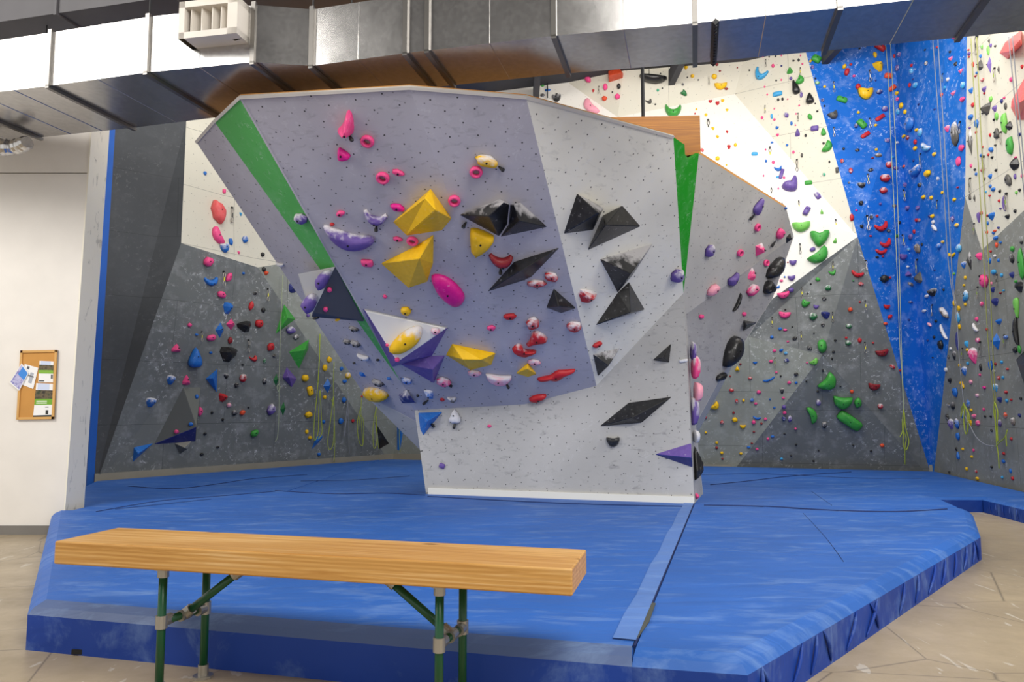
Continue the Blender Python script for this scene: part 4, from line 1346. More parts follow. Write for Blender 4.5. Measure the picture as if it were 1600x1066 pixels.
slab('red two-lobed hold at the bottom edge of the lilac face', 'r', [(824, 624), (834, 617), (853, 615), (854, 619), (842, 623), (836, 627)], .07)
slab('red claw hold, upper of the red pair on the lilac face', 'r*', [(831, 518), (840, 516), (856, 526), (854, 533), (836, 535), (820, 540), (829, 529)], .08)
slab('red claw hold, lower of the red pair on the lilac face', 'r*', [(798, 547), (806, 537), (816, 537), (818, 546), (838, 546), (838, 550), (816, 557)], .08)
slab('big violet crescent sloper chalked white on the lilac face', 'v*', [(504, 351), (512, 351), (530, 358), (555, 367), (580, 367), (588, 371), (582, 382), (562, 388), (540, 386), (520, 373)], .12, (548, 374))
slab('violet and white egg sloper, upper one on the pale volume', 'v*', [(497, 430), (507, 422), (519, 420), (516, 436), (505, 453), (497, 442)], .16)
slab('violet and white egg sloper, lower one on the pale volume', 'v*', [(473, 470), (485, 457), (496, 460), (496, 473), (487, 489), (478, 478)], .16)
slab('green block hold on the mid grey back panel', 'g', [(1277, 533), (1290, 530), (1293, 546), (1286, 553), (1279, 549)], .16)

# ------------------------------------------------------------------ all other holds: u v width height colour shape tilt
holds('''
575 219 21 20 p R;599 276 21 19 p R;744 267 21 18 p R;710 312 20 17 p R;645 375 18 14 p R
536 239 19 20 m d 8;623 269 19 10 p o -25;621 323 22 12 m o -25;532 333 15 9 p o 20;519 350 7 5 r;622 373 15 8 p o -15;574 410 18 11 p r -8
587 340 36 22 v* c -20;472 340 17 20 v* o;760 250 38 18 y* o -20;784 405 37 24 d c 12;861 431 24 13 r* o -30;839 442 31 11 r* o
916 463 28 22 r* t;797 494 21 9 r o 5;832 503 21 18 r* o;897 509 24 15 r* o -10;768 512 14 8 p o 12;835 565 21 9 P* o -10
780 592 39 16 P* h -8;742 582 21 10 P* o -5;694 595 22 14 p* o -15;671 616 13 15 b* t;691 624 7 5 r;707 624 13 8 e* h
635 485 16 13 y;602 463 6 6 p;515 452 8 8 p;509 483 8 7 p;681 517 14 11 P* o;605 539 5 5 p;621 562 8 7 p
712 651 17 22 w* d;765 666 7 5 p;691 728 9 8 v r -20;933 538 13 9 r o 30;958 691 21 15 k h;1057 430 18 23 v* o -30;1068 564 14 5 w r 10
1107 392 14 21 v* o -25;1155 395 11 12 p R;1112 452 17 18 P o 30;1143 438 15 18 v h 35;1184 322 13 28 v d -15;1182 355 10 13 p R;1217 365 13 17 p o -10
1185 389 18 23 p* k -10;1196 411 8 11 p R;1174 428 11 20 p* T;1173 453 17 18 p* o 20;1152 474 20 8 k h 62;1095 495 7 7 p;1162 491 6 7 p;1126 589 16 12 k o 20;1231 372 9 18 k k
554 513 14 9 k* o -20;544 533 12 10 k* o -15;557 536 12 11 k* o -30;570 558 15 11 w* h -20;591 562 6 4 k;554 567 4 3 k;567 585 7 10 b t;592 597 15 12 k* o -25
608 591 7 5 b;636 594 16 10 b* o -30;653 618 4 4 k;494 496 12 4 k r;527 499 9 4 y;439 413 12 7 w* h -20
''')
# right-hand corner of the boulder base, seen edge-on
for u, v, w, h, c, lab in ((1088, 573, 12, 38, 'p*', 'pink and white sloper on the boulder base corner, upper'), (1092, 612, 12, 30, 'P', 'pale pink sloper on the boulder base corner, lower'),
                           (1084, 548, 7, 30, 'v*', 'slim lilac hold topmost on the boulder base corner'), (1086, 642, 12, 44, 'v*', 'long violet and white hold on the boulder base corner'),
                           (1089, 682, 8, 20, 'w*', 'chalky white hold low on the boulder base corner'), (1092, 724, 13, 52, 'k', 'tall black cone at the boulder base corner'), (1088, 775, 6, 9, 'p', 'small pink foothold at the boulder base corner')):
    y_ = kBR.y + 0.22
    p = ony(u, v, y_); iso = p.y / F
    me = SHP['T' if c == 'k' else 'o'][0]
    o = bpy.data.objects.new('climbing_hold', me); COL.objects.link(o)
    wz = w * iso
    o.matrix_world = Matrix(((0, 0, wz, p.x - wz * .5), (1.0 * .22, 0, 0, p.y), (0, h * iso, 0, p.z), (0, 0, 0, 1)))
    o.material_slots[0].link = 'OBJECT'; o.material_slots[0].material = hold_mat(c[0], c.endswith('*'))
    tag(o, lab, 'climbing hold', 'holds on the boulder base corner')
    if h > 25:
        b = bpy.data.objects.new('bolt', bolt_mesh()); COL.objects.link(b); b.parent = o
        b.matrix_basis = Matrix.Translation((0, 0, .985)) @ Matrix.Diagonal((.05, .05, .06, 1))

# left wall
holds('''
320 271 5 6 b;350 299 5 7 p r;340 332 20 36 s o 15;338 369 26 13 p h -62;360 378 6 11 b o 10;350 388 13 14 b* h 15;376 335 4 6 c t;382 374 9 12 b* o;373 395 4 5 p t;410 398 6 7 k;412 421 6 8 k;416 427 8 7 o t
324 409 15 15 p o 35;330 439 21 17 b c 25;357 433 8 16 p o -20;380 427 4 4 b;345 460 13 11 p o -20;399 458 7 6 k* o 30;392 478 7 15 r o -12;356 482 15 19 b t;360 507 14 18 p k;411 485 6 8 k;404 506 12 13 r o
382 511 22 18 k t 20;296 508 6 7 p;307 523 5 4 b;343 516 13 24 b k;330 528 15 10 p o 15;275 544 14 13 p T;359 532 7 11 d o;304 559 20 31 b d;329 551 5 4 b;357 554 28 24 k t;422 542 10 14 r o -15;396 560 10 13 r c 40
379 591 10 13 r* o;353 588 8 8 k* t;369 602 7 8 k* o;267 594 14 15 b* t;236 629 17 15 b* t;291 594 12 16 p T;348 622 15 13 r t -15;357 633 7 7 P* o;366 645 8 9 k* o;378 645 9 8 o o 40;312 643 8 15 p o
307 620 5 7 b;298 663 8 6 b;276 675 8 7 p;423 640 12 18 v* o -15;331 645 4 5 k;348 656 4 5 k;320 678 5 5 k;340 699 5 4 k;315 710 6 5 k;397 677 12 11 g o 35;413 596 6 10 k* o;379 570 4 3 k;428 556 5 6 e* o;413 564 4 9 G* o;388 637 3 3 k
453 516 14 12 v* o;462 527 8 8 e* o 30;476 591 10 11 y;484 611 8 15 y r 20;507 575 7 11 y;514 562 7 10 y;481 648 11 10 y;479 675 5 7 y;484 684 6 6 y;507 621 5 6 y;511 603 12 23 b k;537 625 6 9 b;532 658 7 10 b;431 594 8 20 G k;442 639 8 22 G k
498 710 5 5 b;401 675 5 8 g;551 658 4 6 r;505 659 5 6 b;538 596 6 6 b;543 587 8 10 y*;533 576 5 7 b;565 620 3 4 r;455 452 14 10 n t -40;481 493 5 6 v
''')
# back wall, cream and white panels
holds('''
919 124 8 13 p o 35;946 136 7 11 p o;927 142 4 5 r t;945 154 8 8 o;965 151 8 9 p;967 135 6 9 k o;957 144 2.5 2.5 k;848 134 6 4 g;856 141 10 4 b o;848 149 7 5 e*;870 154 13 11 k* h;870 147 4 2.5 e
1014 158 9 10 e c 35;1024 163 3 3 k;1028 141 4 5 t;1032 115 2.5 2.5 k;1035 138 2.5 2.5 k;1072 106 7 6 y t;1082 119 6 6 y;1074 121 2.5 2.5 k;1091 125 2.5 2.5 k;1067 132 4 5 e*;1069 146 8 11 G h 45
1116 120 9 8 y o -30;1126 135 20 11 y h;1135 139 6 4 d;1120 101 5 5 d;1125 111 4 3 d;1149 90 5 5 y;1152 106 2.5 2.5 d;1007 106 4 4 k
1052 174 26 19 g j;1110 159 6 4 r h;1121 162 6 5 r h;1129 158 5 4 y h;1136 172 5 4 y t;1088 171 3 3 y;1086 178 2.5 2.5 r;1103 180 5 4 y
1114 201 5 5 y t;1121 214 5 5 y t;1136 206 4 5 r t;1139 230 6 7 r t;1149 227 5 5 y;1097 235 5 6 s o 30;1121 248 7 6 y o -25;1135 258 3 2.5 y
1179 241 10 5 c r -5;1197 252 4 4 b;1196 234 3 3 p;1206 223 5 3 b;1208 254 5 5 p;1216 264 13 8 b c 10;1221 272 6 16 v r -18;1215 277 5 3 c r;1225 278 4 4 p;1193 275 3 3 p;1216 295 3 3 p;1208 312 7 4 p h 10;1222 319 3 3 k;1227 325 5 4 b
1263 286 12 6 g r;1277 306 8 11 v* r 25;1260 330 9 13 v r -30;1284 331 5 8 l T;1252 355 29 15 l h;1281 373 31 25 g D;1305 376 6 9 l T -15;1270 390 10 7 v o 25;1281 401 36 18 g h 38;1239 411 12 8 v h;1237 435 12 8 v h 5;1226 433 3 3 b;1221 439 6 4 p;1216 449 6 4 b h 20;1231 410 2.5 2.5 r
1189 116 22 19 c j -25;1192 87 4 6 p;1208 103 5 6 p;1202 89 2.5 2.5 k;1212 88 3 3 k;1221 87 2.5 2.5 p;1221 103 3 3 n;1240 95 4 3 k;1248 94 4 5 k;1251 87 2.5 2.5 p;1254 100 3 3 p;1234 110 10 11 g T;1236 123 5 5 v;1251 126 16 10 g h 60
1243 136 12 24 k d 12;1252 148 5 10 v* o;1266 154 13 17 k d;1171 110 3 3 k;1213 126 3 3 k;1221 125 3 3 p;1195 136 3 3 p;1199 148 3 3 p;1215 147 15 7 c r;1216 156 4 5 k;1223 155 4 5 k;1231 155 2.5 2.5 p;1249 165 3 3 p;1210 170 2.5 2.5 p
1191 184 4 5 p;1206 182 4 8 c;1210 187 4 4 p;1229 180 7 9 v* o 25;1244 178 2.5 2.5 p;1266 183 7 10 g o 20;1237 193 4 7 b;1243 196 2.5 2.5 p;1277 174 4 3 k;1274 162 2.5 2.5 k;1214 200 5 5 b h -30;1215 211 5 5 p t;1246 207 8 13 v T;1259 212 4 5 k;1230 227 4 4 b;1240 238 4 5 p;1253 243 4 7 e
1273 201 13 8 v r -5;1287 206 8 12 g d;1294 230 21 11 g h 58;1287 224 4 4 k;1296 253 3 5 k;1308 266 5 9 e r;1288 273 5 5 t*;1331 340 7 12 r o
''')
# blue corner
holds('''
1302 81 8 10 y o -30;1275 93 15 10 g r -35;1266 96 4 4 y;1269 105 5 7 v*;1352 71 5 5 y;1343 76 4 3 k;1375 74 19 9 r r -38;1367 86 6 10 y o 15;1373 104 16 17 y t 20;1329 101 5 4 r;1319 104 6 8 y o -20;1323 113 8 12 r o -15;1334 119 5 4 p;1340 136 8 9 r;1352 148 23 16 y h
1374 144 10 7 n* o 15;1388 119 13 8 o r -12;1394 138 14 7 o r 35;1277 130 7 5 l*;1288 136 5 4 y;1315 156 17 8 g r -22;1402 146 6 6 y;1397 88 4 6 r;1406 85 6 7 v*;1403 106 6 9 v*;1425 102 4 5 r;1425 111 6 9 c*;1422 133 4 7 r;1403 155 5 6 p*;1409 165 6 9 y;1285 157 5 5 n*;1288 166 3 3 k;1261 79 6 4 v;1274 123 3 3 k;1368 126 3 3 n
1491 58 5 5 p;1504 57 5 5 P*;1446 78 2.5 3 k;1485 81 3 4 k;1465 74 3 3 r;1486 92 7 6 p* t;1494 100 5 6 k*;1502 111 8 6 p* t;1448 99 5 6 q*;1482 124 5 6 w*;1506 133 7 11 c* o;1477 137 4 5 c;1432 133 8 9 c*;1490 146 9 6 p* t;1505 155 8 7 p;1472 148 4 6 o;1436 163 3 3 n;1427 124 2.5 2.5 n
1302 181 15 11 e h 28;1341 176 5 4 y;1346 194 17 9 g r -52;1337 197 6 7 n*;1368 196 5 4 y;1375 184 18 6 r r 33;1382 171 9 8 v*;1352 211 17 6 r r 33;1386 220 8 6 v*;1369 234 5 4 y;1318 233 4 4 k;1339 235 7 5 k*;1372 243 11 6 q*;1363 247 5 3 d;1315 252 6 7 r*;1329 267 6 9 r*;1360 266 9 5 k* o 15;1388 258 9 10 r*;1382 279 15 12 r*
1415 175 5 7 y;1404 175 7 10 c*;1433 203 5 5 y;1439 207 7 13 c* o -20;1413 213 6 5 y;1419 215 5 8 d*;1431 222 5 8 r;1431 232 6 6 y;1448 231 16 10 c* h -32;1424 194 14 20 b* o 35;1433 268 21 14 b* h;1451 271 10 10 y;1461 241 6 6 y*;1394 246 5 4 c;1413 260 4 4 o*;1428 251 3 4 n;1399 263 8 5 v*;1401 223 6 4 w*
1481 201 7 11 p* t;1494 209 11 38 e* o;1504 231 8 10 p;1499 252 7 15 p o -12;1461 171 2.5 2.5 n
1326 286 3 3 q;1346 290 12 8 k* h;1379 298 11 10 r*;1345 318 7 7 k;1338 329 4 3 m;1375 319 4 4 v;1346 354 5 6 k;1361 340 5 6 k*;1370 338 4 4 r;1377 355 22 14 r c 20;1388 361 5 5 k*;1360 369 4 3 r;1384 381 18 13 r c 25;1377 393 18 11 r c 15;1397 322 6 5 q;1405 348 4 5 k;1401 369 6 5 G
1415 289 6 7 v*;1438 289 6 6 k*;1444 308 6 6 y;1456 309 5 6 y;1473 301 4 5 y;1419 325 7 7 v*;1435 325 6 7 v*;1458 338 6 6 y;1453 338 4 5 n;1433 344 5 6 r;1437 344 4 6 d*;1461 356 11 6 w* o -42;1459 347 5 6 w*;1429 362 4 7 r;1424 370 6 8 v*;1474 378 5 5 y*;1468 385 7 9 b*;1435 388 8 19 q* o 42;1441 382 3 5 k
1497 293 3 3 r;1466 279 4 6 w*;1492 312 5 5 y;1489 342 5 9 v*;1496 352 6 6 y*;1410 402 11 9 v h;1419 428 10 8 v T;1381 436 12 12 k;1390 434 4 4 r;1370 402 5 4 k;1379 401 3 3 r;1437 436 12 18 e t 40;1422 444 9 5 q* o -25;1458 457 16 13 k* t;1449 463 7 5 w*;1475 453 3 4 k;1422 472 7 4 n*;1385 480 9 7 r h;1390 495 8 6 r o 40;1445 486 8 5 w*;1477 489 17 10 q* o -40;1488 398 13 9 y c;1491 428 4 4 l;1461 422 2.5 2.5 n;1418 417 4 4 w*;1419 390 5 5 c*
1453 507 7 5 P* o -30;1463 502 4 5 k;1475 520 18 7 w* h -55;1471 539 8 15 k;1460 527 4 5 k;1450 532 3 3 n;1420 500 4 3 n;1458 559 2.5 2.5 k
''')
# grey back panels
holds('''
1301 426 12 9 g c 15;1278 437 8 6 g o -25;1294 450 10 9 G* o -20;1288 467 7 6 k*;1340 428 20 12 r c 0;1345 444 8 6 r* o -10;1333 439 3 3 G;1224 461 19 10 p h 12;1236 453 9 7 v o 15;1226 493 19 10 p h -8;1258 475 13 11 g h -30;1275 480 9 6 v h -15;1271 495 13 12 G*;1290 493 14 12 n t;1286 508 6 6 k*;1219 514 6 5 b;1227 516 7 4 p;1206 527 6 5 b;1242 529 8 6 k* o 20;1231 534 4 3 p;1265 544 9 6 k* o -38
1328 484 7 7 o;1326 510 9 8 G*;1325 536 9 8 G*;1322 528 4 4 r;1343 532 6 8 r;1343 472 3 3 r;1305 532 4 4 k;1302 550 5 4 k;1267 444 3 3 k;1262 459 3 3 k;1227 484 3 3 k;1238 511 2.5 2.5 k;1272 521 2.5 2.5 k;1300 561 2.5 5 k;1383 506 6 5 o;1364 536 4 3 r;1378 552 20 11 d h 12;1394 573 9 6 r* o -35;1406 579 3 4 r
1210 548 6 5 p;1221 547 7 5 b o 25;1228 552 6 5 c*;1229 563 8 6 n*;1180 567 7 4 b h;1205 565 6 5 p;1152 576 7 8 y T;1157 569 4 3 d;1141 588 3 3 d;1172 591 6 5 r*;1213 582 4 4 p;1202 593 21 6 b c 25;1127 596 7 4 y;1233 598 6 5 p;1143 610 8 6 r*;1186 613 7 6 p;1222 611 7 10 k* t;1175 625 6 6 b*;1162 626 4 5 y;1151 627 5 6 r*;1181 631 5 4 p;1224 622 5 4 p;1203 624 3 3 b;1210 637 4 3 b;1118 635 15 10 y h 45;1225 636 7 6 v;1226 645 6 6 p;1146 645 4 4 d
1148 656 9 8 y;1183 653 13 6 b c;1178 660 6 7 p;1161 667 9 6 y h;1128 660 6 6 r*;1102 652 5 6 r*;1103 676 4 4 y;1190 662 4 4 d;1196 655 5 5 p;1178 675 4 3 d;1120 692 5 4 y;1120 700 5 4 d;1128 708 5 5 y;1129 717 4 3 d;1158 709 5 4 y;1170 699 6 4 b;1175 693 4 3 d;1183 702 5 4 p;1200 686 5 4 p;1207 682 6 4 b;1225 654 7 7 n*;1234 654 7 10 v*;1221 717 5 4 c;1226 678 4 3 k;1236 712 4 3 k;1220 588 3 3 k
1273 566 14 9 l h 35;1295 598 32 20 g h 52;1316 629 30 19 g h -6;1340 629 12 16 g o;1327 657 44 16 g r -38;1270 648 30 11 g h 108;1279 629 8 10 v*;1288 664 8 10 k*;1331 612 6 6 o;1365 605 18 11 d h -8;1375 635 8 8 r*;1378 696 7 6 o;1244 695 4 3 k;1279 704 3 3 k;1271 720 4 3 k;1333 696 3 3 k;1361 705 4 4 k;1286 579 4 4 k;1260 596 3 3 k;1278 612 4 4 k;1313 604 3 3 k;1243 670 4 4 p;1261 567 3 3 p;1244 585 7 6 k*;1244 598 5 4 b
''')
# right wall
holds('''
1546 64 3 10 e k;1549 71 3 6 v;1556 72 3 3 e;1535 73 3 8 l*;1545 79 4 15 l;1533 88 3 6 b;1515 84 5 5 v;1514 78 2.5 2.5 r;1515 89 2.5 2.5 r;1533 101 9 16 e T;1547 102 7 27 v k;1561 109 3 14 e k;1521 101 3 8 r;1527 114 3 4 b;1525 119 3 3 r;1536 125 5 5 r*;1539 140 7 9 v t;1539 146 3 3 r;1581 124 5 7 p;1598 104 4 6 r;1549 155 5 9 l;1566 158 4 7 n;1570 153 3 3 p;1518 142 7 9 b t
1521 164 5 7 r;1543 171 15 17 e t 10;1555 170 7 10 v t;1558 182 5 12 l;1554 187 3 4 k;1572 166 4 11 e;1518 183 7 8 b;1527 193 6 13 b;1536 177 2.5 2.5 k;1516 200 3 3 v;1571 193 9 33 l o;1579 197 9 14 k t 60;1559 208 8 16 e d;1517 223 8 43 e* k;1580 228 10 29 g o;1588 257 13 19 k t 60;1548 211 3 6 r;1550 234 7 7 b o -30;1545 242 3 4 r;1551 246 4 4 k;1534 243 4 5 b;1588 246 3 3 p;1594 210 6 5 n;1518 259 3 6 p;1524 265 3 4 k;1536 266 5 5 r;1557 266 4 4 k;1526 207 2.5 4 r;1536 230 2.5 3 r;1556 227 2.5 3 k
1548 276 6 8 b t;1577 282 8 21 e o 30;1587 276 3 9 v;1526 272 3 5 b;1539 279 3 5 q;1548 291 4 5 b;1553 296 6 6 b;1563 299 4 5 k;1541 300 2.5 4 c;1547 306 3 3 r;1562 314 3 5 r;1570 318 15 6 v h -90;1564 326 3 3 v;1575 339 7 8 k t;1587 330 4 6 k;1551 338 10 12 b t;1544 349 3 6 b;1530 340 5 16 v d 180;1534 333 4 6 r;1516 307 4 12 e T;1523 310 3 12 e k;1555 361 5 4 o;1553 364 4 5 b;1594 297 3 5 k;1589 301 3 5 l;1561 356 3 4 n;1573 302 3 3 k;1598 275 3 6 p;1543 337 2.5 4 r;1543 363 3 5 o
1500 388 8 13 c*;1507 414 8 11 b* t;1516 408 8 30 k* k;1531 401 9 13 p t;1557 372 7 6 b;1564 379 4 4 b;1558 383 4 9 o;1547 408 6 9 b t;1561 407 3 6 b;1533 432 6 6 k t;1540 439 12 21 p o;1554 425 7 8 c;1566 430 4 6 c;1582 430 7 10 n t;1583 389 6 9 g;1582 404 6 15 k* o 20;1597 412 8 50 g o;1594 449 11 18 k t;1550 443 3 5 p*;1552 453 7 9 n t;1564 458 3 3 d;1569 454 3 3 c;1511 462 8 17 c* o -20;1508 468 5 7 b;1556 472 10 13 n t;1535 475 5 8 p*;1509 434 4 6 y;1507 446 4 4 y;1492 474 5 9 y;1509 476 4 5 y;1590 481 8 32 l d 180;1588 440 4 5 g;1555 400 4 5 w*;1549 393 2.5 4 r;1597 379 4 5 k
1499 482 5 9 y;1498 496 6 18 c* o 10;1500 511 5 8 y;1527 499 5 7 p;1525 513 11 7 w* h -45;1543 515 3 5 r;1562 503 9 9 b t;1558 534 13 26 b k;1589 518 26 10 k h -90;1573 527 7 6 b*;1529 532 6 8 p*;1511 538 6 11 c t;1497 533 18 6 n h -90;1492 556 6 15 k* t;1483 558 2.5 6 e;1522 556 13 26 p* t;1512 547 4 5 y;1508 580 8 15 b* t;1513 568 4 6 c;1533 574 4 12 k;1549 571 6 15 b;1556 569 3 5 d;1566 566 4 5 c;1587 547 6 9 k;1594 546 5 13 g;1575 577 4 4 r*;1561 591 4 7 r*;1568 590 4 5 c;1518 597 5 7 P;1503 599 5 6 y;1485 595 6 9 k t;1479 578 5 7 w*;1486 545 4 5 w*;1532 586 3 4 p;1500 571 4 5 y;1554 580 4 5 w*
1494 613 8 15 b;1505 604 5 9 y;1539 606 5 5 m;1556 606 8 13 c* t;1573 613 5 5 r*;1563 625 7 9 n t;1574 626 4 6 c;1581 625 3 4 r;1596 623 3 5 k;1528 618 5 6 P*;1514 631 5 12 b*;1490 634 6 12 k*;1483 633 5 6 e*;1506 649 6 12 b*;1518 641 4 5 y;1523 651 7 8 p* t;1529 661 6 9 p*;1538 640 3 5 p;1487 663 9 17 v* t;1481 652 5 11 k*;1497 662 7 16 b*;1516 661 7 10 y t;1498 682 6 12 b;1498 712 5 12 b d;1505 702 4 5 y;1519 714 4 5 y;1511 733 4 6 y;1528 748 5 5 y
1522 704 3 5 p;1569 709 4 5 r;1581 686 3 5 r;1569 721 5 6 b;1580 736 3 8 b;1583 748 4 6 r;1567 746 2.5 5 c;1526 737 3 5 r*;1572 649 5 9 o*;1584 659 6 13 q*;1594 649 4 6 n;1563 661 6 11 v*;1495 702 3 6 k;1484 738 3 4 k;1550 730 3 4 k;1550 673 2.5 4 k;1540 651 2.5 4 k;1549 651 2.5 4 k
''')

flush_holds()
# ------------------------------------------------------------------ brush-tag loops hanging below some boulder holds
def strap_tag(u, v, lab, tilt=0):
    loc, n, k = hit(u, v)
    x, y = surf_axes(n)
    iso = (loc - EYE).dot(_fw) / F
    L = 11 * iso
    d = Vector((math.sin(R(tilt)), 0, -math.cos(R(tilt))))
    a = loc + n * .03 - d * L * .5
    m = MB(); m.tube([a - a, d * L * .5, d * L * .8], [.008, .018, .026], 6)
    m.tube([d * L * .8, d * L * 1.05], [.026, .018], 6)
    o = m.build('strap_tag', K_); o.location = a
    tag(o, lab, 'strap tag', 'dark loops hanging from boulder holds')
for t in ((549, 213, 'dark strap loop under the tall pink fin hold', 30), (589, 354, 'dark strap loop under the small violet crescent hold', -5), (783, 261, 'dark strap loop at the right end of the top yellow hold', 50),
          (726, 349, 'dark strap loop left of the twin black volume', -30), (782, 421, 'dark strap loop under the dark red crescent hold', 0), (676, 663, 'dark strap loop beside the blue corner volume', 40),
          (711, 664, 'dark strap loop under the chalky white teardrop hold', -10), (702, 599, 'dark strap loop right of the low pink hold', 60), (666, 626, 'dark strap loop under the chalky blue wedge hold', -50), (793, 600, 'dark strap loop under the chalky pink half-moon hold', 30),
          (1206, 380, 'thin dark strap loop on the boulder right flank by the pink hold', -35), (1173, 338, 'dark strap loop under the violet teardrop hold', -40)):
    strap_tag(*t)

# ------------------------------------------------------------------ quickdraws
sl = [plain('sling_' + n_, c_, .7) for n_, c_ in (('white', '#dcdcd6'), ('yellow', '#d8d040'), ('dark', '#4a4a44'), ('green', '#8aa63a'))]
def carab(cz, hh, ww, r):
    m = MB()
    m.tube([(ww * math.copysign(abs(math.cos(a)) ** .8, math.cos(a)), 0.14, cz + hh * math.sin(a)) for a in [2 * math.pi * i / 12 for i in range(12)]], r, 5, True)
    return m
def qd_meshes():
    out = {}
    m = MB(); m.box((0, .05, -.03), .12, .10, .10); m.box((0, .1, -.09), .07, .05, .06); out['hanger'] = (m, 'blackmetal')
    out['carabiner'] = (carab(-.26, .15, .075, .022), 'steel')
    m = MB(); m.box((0, .14, -.53), .08, .03, .30); out['sling'] = (m, None)
    out['carabiner_low'] = (carab(-.83, .17, .09, .026), 'steel')
    res = []
    for kx, (m, mt) in out.items():
        o = m.build('carabiner' if 'carab' in kx else kx, M[mt] if mt else sl[0]); res.append((o.name.split('.')[0], o.data, mt)); bpy.data.objects.remove(o)
    return res
QD = qd_meshes()
QC = {}
def quickdraw(u, v0, v1, sc=0):
    r = hit(u, v0 + 1)
    if r is None: return
    loc, n, k = r
    L = (v1 - v0) * (loc - EYE).dot(_fw) / F
    root = empty('quickdraw', loc)
    x, y = surf_axes(n)
    nh = Vector((n.x, n.y, 0)).normalized(); xh = Vector((0, 0, 1)).cross(nh)
    root.matrix_world = Matrix(((xh.x * L, nh.x * L, 0, loc.x), (xh.y * L, nh.y * L, 0, loc.y), (0, 0, L, loc.z), (0, 0, 0, 1)))
    for nm, me, mt in QD:
        o = bpy.data.objects.new(nm, me); COL.objects.link(o); o.parent = root
        if mt is None:
            o.material_slots[0].link = 'OBJECT'; o.material_slots[0].material = sl[sc % 4]
    root['category'] = 'quickdraw'; root['group'] = 'quickdraws on the ' + FACET[k]
    want_label(root, 'metal', FACET[k], u, v0, 'quickdraw')
for i, q in enumerate(((1302, 127, 144, 1), (1358.5, 109, 128, 0), (1358.4, 184, 200, 0), (1302.4, 198, 214, 0), (1355.6, 271, 288, 1), (1501, 189, 208, 2), (1439, 239, 256, 1), (1473.5, 114, 128, 1),
                       (1411, 296, 314, 1), (1465, 312, 326, 1), (1409.5, 366, 383, 1), (1354, 336, 360, 0), (1434, 404, 427, 1), (1457.4, 475, 493, 0),
                       (1196.6, 92, 104, 2), (1195.5, 164, 176, 1), (1250.5, 105, 118, 1), (1247, 176, 189, 2), (1106.5, 186, 210, 2), (1202.5, 229, 252, 1), (1205, 293, 309, 2), (1248, 313, 330, 1), (1245.5, 248, 268, 2),
                       (1305.5, 342, 358, 1), (1250, 380, 396, 2), (1252, 449, 465, 1), (1301, 487, 503, 1), (1206.5, 495, 510, 1), (1252, 517, 532, 1), (1301.5, 408, 424, 1), (1352.3, 406, 422, 0), (1351.5, 469, 484, 1), (1350.8, 534, 551, 1),
                       (1211, 558, 572, 3), (936, 134, 146, 2), (1014, 108, 118, 2), (1107.5, 121, 132, 2), (1555, 105, 128, 3), (1565, 205, 225, 2), (1538, 243, 268, 3), (1574, 301, 328, 3), (1523, 348, 366, 3), (1517, 277, 300, 2), (1528.5, 447, 466, 3), (1558.5, 428, 447, 2), (1532.5, 533, 555, 2), (1570, 522, 542, 3), (1504.5, 543, 560, 3), (1528, 55, 86, 2),
                       (362, 323, 348, 2), (349, 423, 447, 1), (418, 450, 470, 1), (315, 517, 533, 1), (388, 530, 550, 2))):
    quickdraw(*q)

# ------------------------------------------------------------------ ropes
rope_y = plain('lime_climbing_rope', '#a9b83c', .8)
rope_o = plain('olive_climbing_rope', '#969a58', .8)
rope_g = plain('grey_green_rope', '#a8b294', .8)
rope_s = plain('slate_rope', '#8c8f96', .8)
def rope(lab, mat, pix, off=0.10, r=0.0075, n=5, depth_from=None):
    pts = []
    for u, v in pix:
        h_ = hit(u, v)
        loc, nn, k = h_
        pts.append((onplane(u, v, loc + nn * off, nn)))
    org = pts[-1].copy()
    m = MB(); m.tube(smooth_path([p - org for p in pts], n), r, 6)
    o = m.build('rope', mat, None, True); o.location = org
    tag(o, lab, 'rope', 'climbing ropes')
    return o
def coil(o, mat, pix, off=0.12, r=0.009):
    pts = []
    for u, v in pix:
        loc, nn, k = hit(u, v); pts.append(onplane(u, v, loc + nn * off, nn))
    m = MB(); m.tube(smooth_path(pts, 5), r, 6)
    c = m.build('rope_coil', mat, None, True); c.data.transform(Matrix.Translation(-o.location)); c.parent = o
o = rope('left strand of the pale rope pair on the blue corner', rope_g, [(1383, 62), (1388, 120), (1392, 220), (1397, 320), (1402, 430), (1406, 540), (1409, 580), (1412, 648)])
coil(o, rope_y, [(1412, 640), (1410, 660), (1410, 674), (1406, 683)]); coil(o, rope_y, [(1413, 645), (1415, 668), (1420, 688), (1418, 700), (1414, 703), (1411, 690), (1413, 660)], .14); coil(o, rope_y, [(1413, 650), (1412, 672), (1416, 685), (1414, 700), (1414, 726)])
o = rope('right strand of the pale rope pair on the blue corner', rope_g, [(1391, 60), (1394, 120), (1399, 220), (1403, 330), (1406, 450), (1409, 560), (1413, 650)], .12)
o = rope('left strand of the grey rope pair beside the white hold edge', rope_s, [(1457, 56), (1464, 150), (1470, 230), (1476, 320), (1481, 400), (1487, 450), (1492, 475), (1496, 510), (1499, 560), (1503, 605), (1506, 632)])
coil(o, rope_y, [(1506, 630), (1502, 640), (1502, 652), (1506, 634), (1511, 645), (1512, 668), (1509, 678), (1506, 660), (1507, 634)])
coil(o, rope_y, [(1506, 632), (1514, 648), (1513, 668), (1510, 679)]); coil(o, rope_s, [(1508, 650), (1516, 666), (1526, 684), (1540, 695), (1553, 697)])
o = rope('right strand of the grey rope pair beside the white hold edge', rope_s, [(1465, 55), (1471, 150), (1477, 240), (1482, 320), (1486, 400), (1490, 455), (1494, 476)], .12)
o = rope('left strand of the olive rope pair on the right wall', rope_o, [(1517, 60), (1521, 130), (1527, 230), (1533, 330), (1538, 420), (1543, 520), (1549, 590), (1554, 630)])
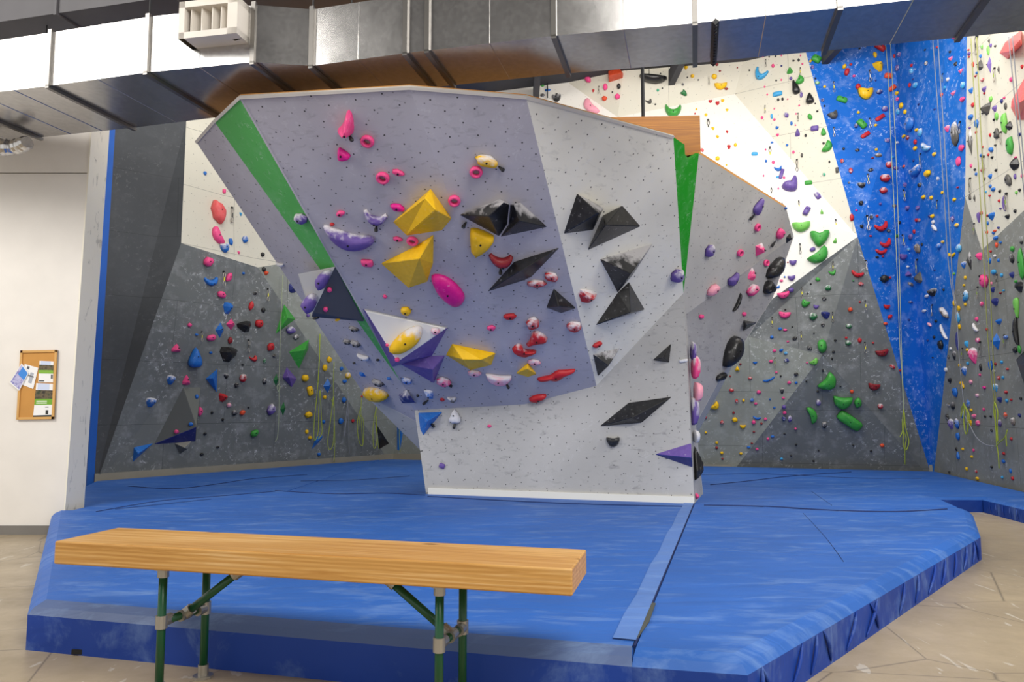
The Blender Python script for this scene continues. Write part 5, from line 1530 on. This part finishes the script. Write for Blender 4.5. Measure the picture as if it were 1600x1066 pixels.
coil(o, rope_y, [(1554, 628), (1553, 645), (1556, 665), (1557, 690), (1560, 712), (1561, 732)]); coil(o, rope_y, [(1555, 630), (1559, 645), (1558, 665), (1559, 690), (1556, 670), (1555, 640)], .14)
coil(o, rope_y, [(1556, 698), (1562, 691), (1570, 684), (1574, 672), (1572, 680), (1573, 698)])
o = rope('right strand of the olive rope pair on the right wall', rope_o, [(1526, 58), (1530, 150), (1535, 250), (1541, 350), (1547, 450), (1551, 540), (1554, 600), (1556, 632)], .12)
o = rope('left strand of the slate rope pair at the right picture edge', rope_s, [(1576, 58), (1583, 130), (1590, 200), (1597, 270), (1603, 330)], .45)
o = rope('right strand of the slate rope pair at the right picture edge', rope_s, [(1582, 56), (1588, 130), (1595, 200), (1601, 270), (1606, 330)], .47)
o = rope('grey-green rope hanging leftmost on the left grey wall', rope_g, [(442, 430), (439, 500), (437, 560), (436, 600), (436, 640), (434, 680), (430, 690)])
coil(o, rope_g, [(437, 600), (433, 604), (435, 612), (438, 604)])
o = rope('thick lime rope coiled beside the yellow holds', rope_y, [(500, 522), (499, 560), (497, 598)], .08, .012)
coil(o, rope_y, [(497, 598), (494, 630), (491, 660), (491, 688), (497, 676), (498, 640), (500, 610), (502, 650), (503, 676), (497, 686)], .1)
o = rope('lime rope with a long loop reaching the pads on the left wall', rope_y, [(522, 566), (521, 600), (522, 640), (523, 690), (522, 722)], .08)
coil(o, rope_y, [(521, 620), (516, 660), (512, 690), (515, 703), (521, 690), (522, 640), (518, 624)])
o = rope('grey rope with a loop in the middle of the left rope row', rope_s, [(543, 612), (544, 640), (545, 680), (546, 710)], .08)
coil(o, rope_s, [(544, 628), (541, 650), (538, 682), (541, 660), (545, 640)])
o = rope('short lime rope coil, second from the far left corner', rope_y, [(565, 620), (564, 650), (567, 694)], .08)
coil(o, rope_y, [(564, 636), (558, 662), (561, 690), (567, 695), (568, 660), (563, 650), (560, 672)])
o = rope('lime rope coil beside the black gap in the far corner', rope_y, [(589, 630), (587, 660), (592, 702)], .08)
coil(o, rope_y, [(588, 636), (583, 668), (584, 700), (589, 690), (588, 650)])
o = rope('lime rope over the blue strip in the far corner', rope_y, [(624, 648), (624, 680), (625, 707)], .1)
coil(o, rope_y, [(627, 650), (629, 668), (628, 676)])

# ------------------------------------------------------------------ auto belay hanging behind the boulder top
loc, nn, k = hit(857, 124)
ab = empty('auto_belay', loc + nn * .05)
tag(ab, 'round white and blue auto belay device high behind the boulder', 'auto belay')
x_, y_ = surf_axes(nn); iso = (loc - EYE).dot(_fw) / F
def abc(m, name, mat):
    o = m.build(name, mat, None, True); o.data.transform(Matrix.Translation(-ab.location)); o.parent = ab
rr_ = 7.5 * iso
m = MB(); m.tube([loc + nn * .02, loc + nn * .04, loc + nn * .14, loc + nn * .17], [rr_ * .9, rr_, rr_, rr_ * .8], 20); abc(m, 'casing', hold_mat('w'))
m = MB(); m.tube([loc + nn * .05, loc + nn * .12], [rr_ * 1.04] * 2, 20); abc(m, 'blue_band', hold_mat('b'))
m = MB(); m.tube([loc + nn * .1 - UPV * rr_, loc + nn * .1 - UPV * (rr_ + 25 * iso)], .012, 6); abc(m, 'webbing', hold_mat('k'))

finish_labels()
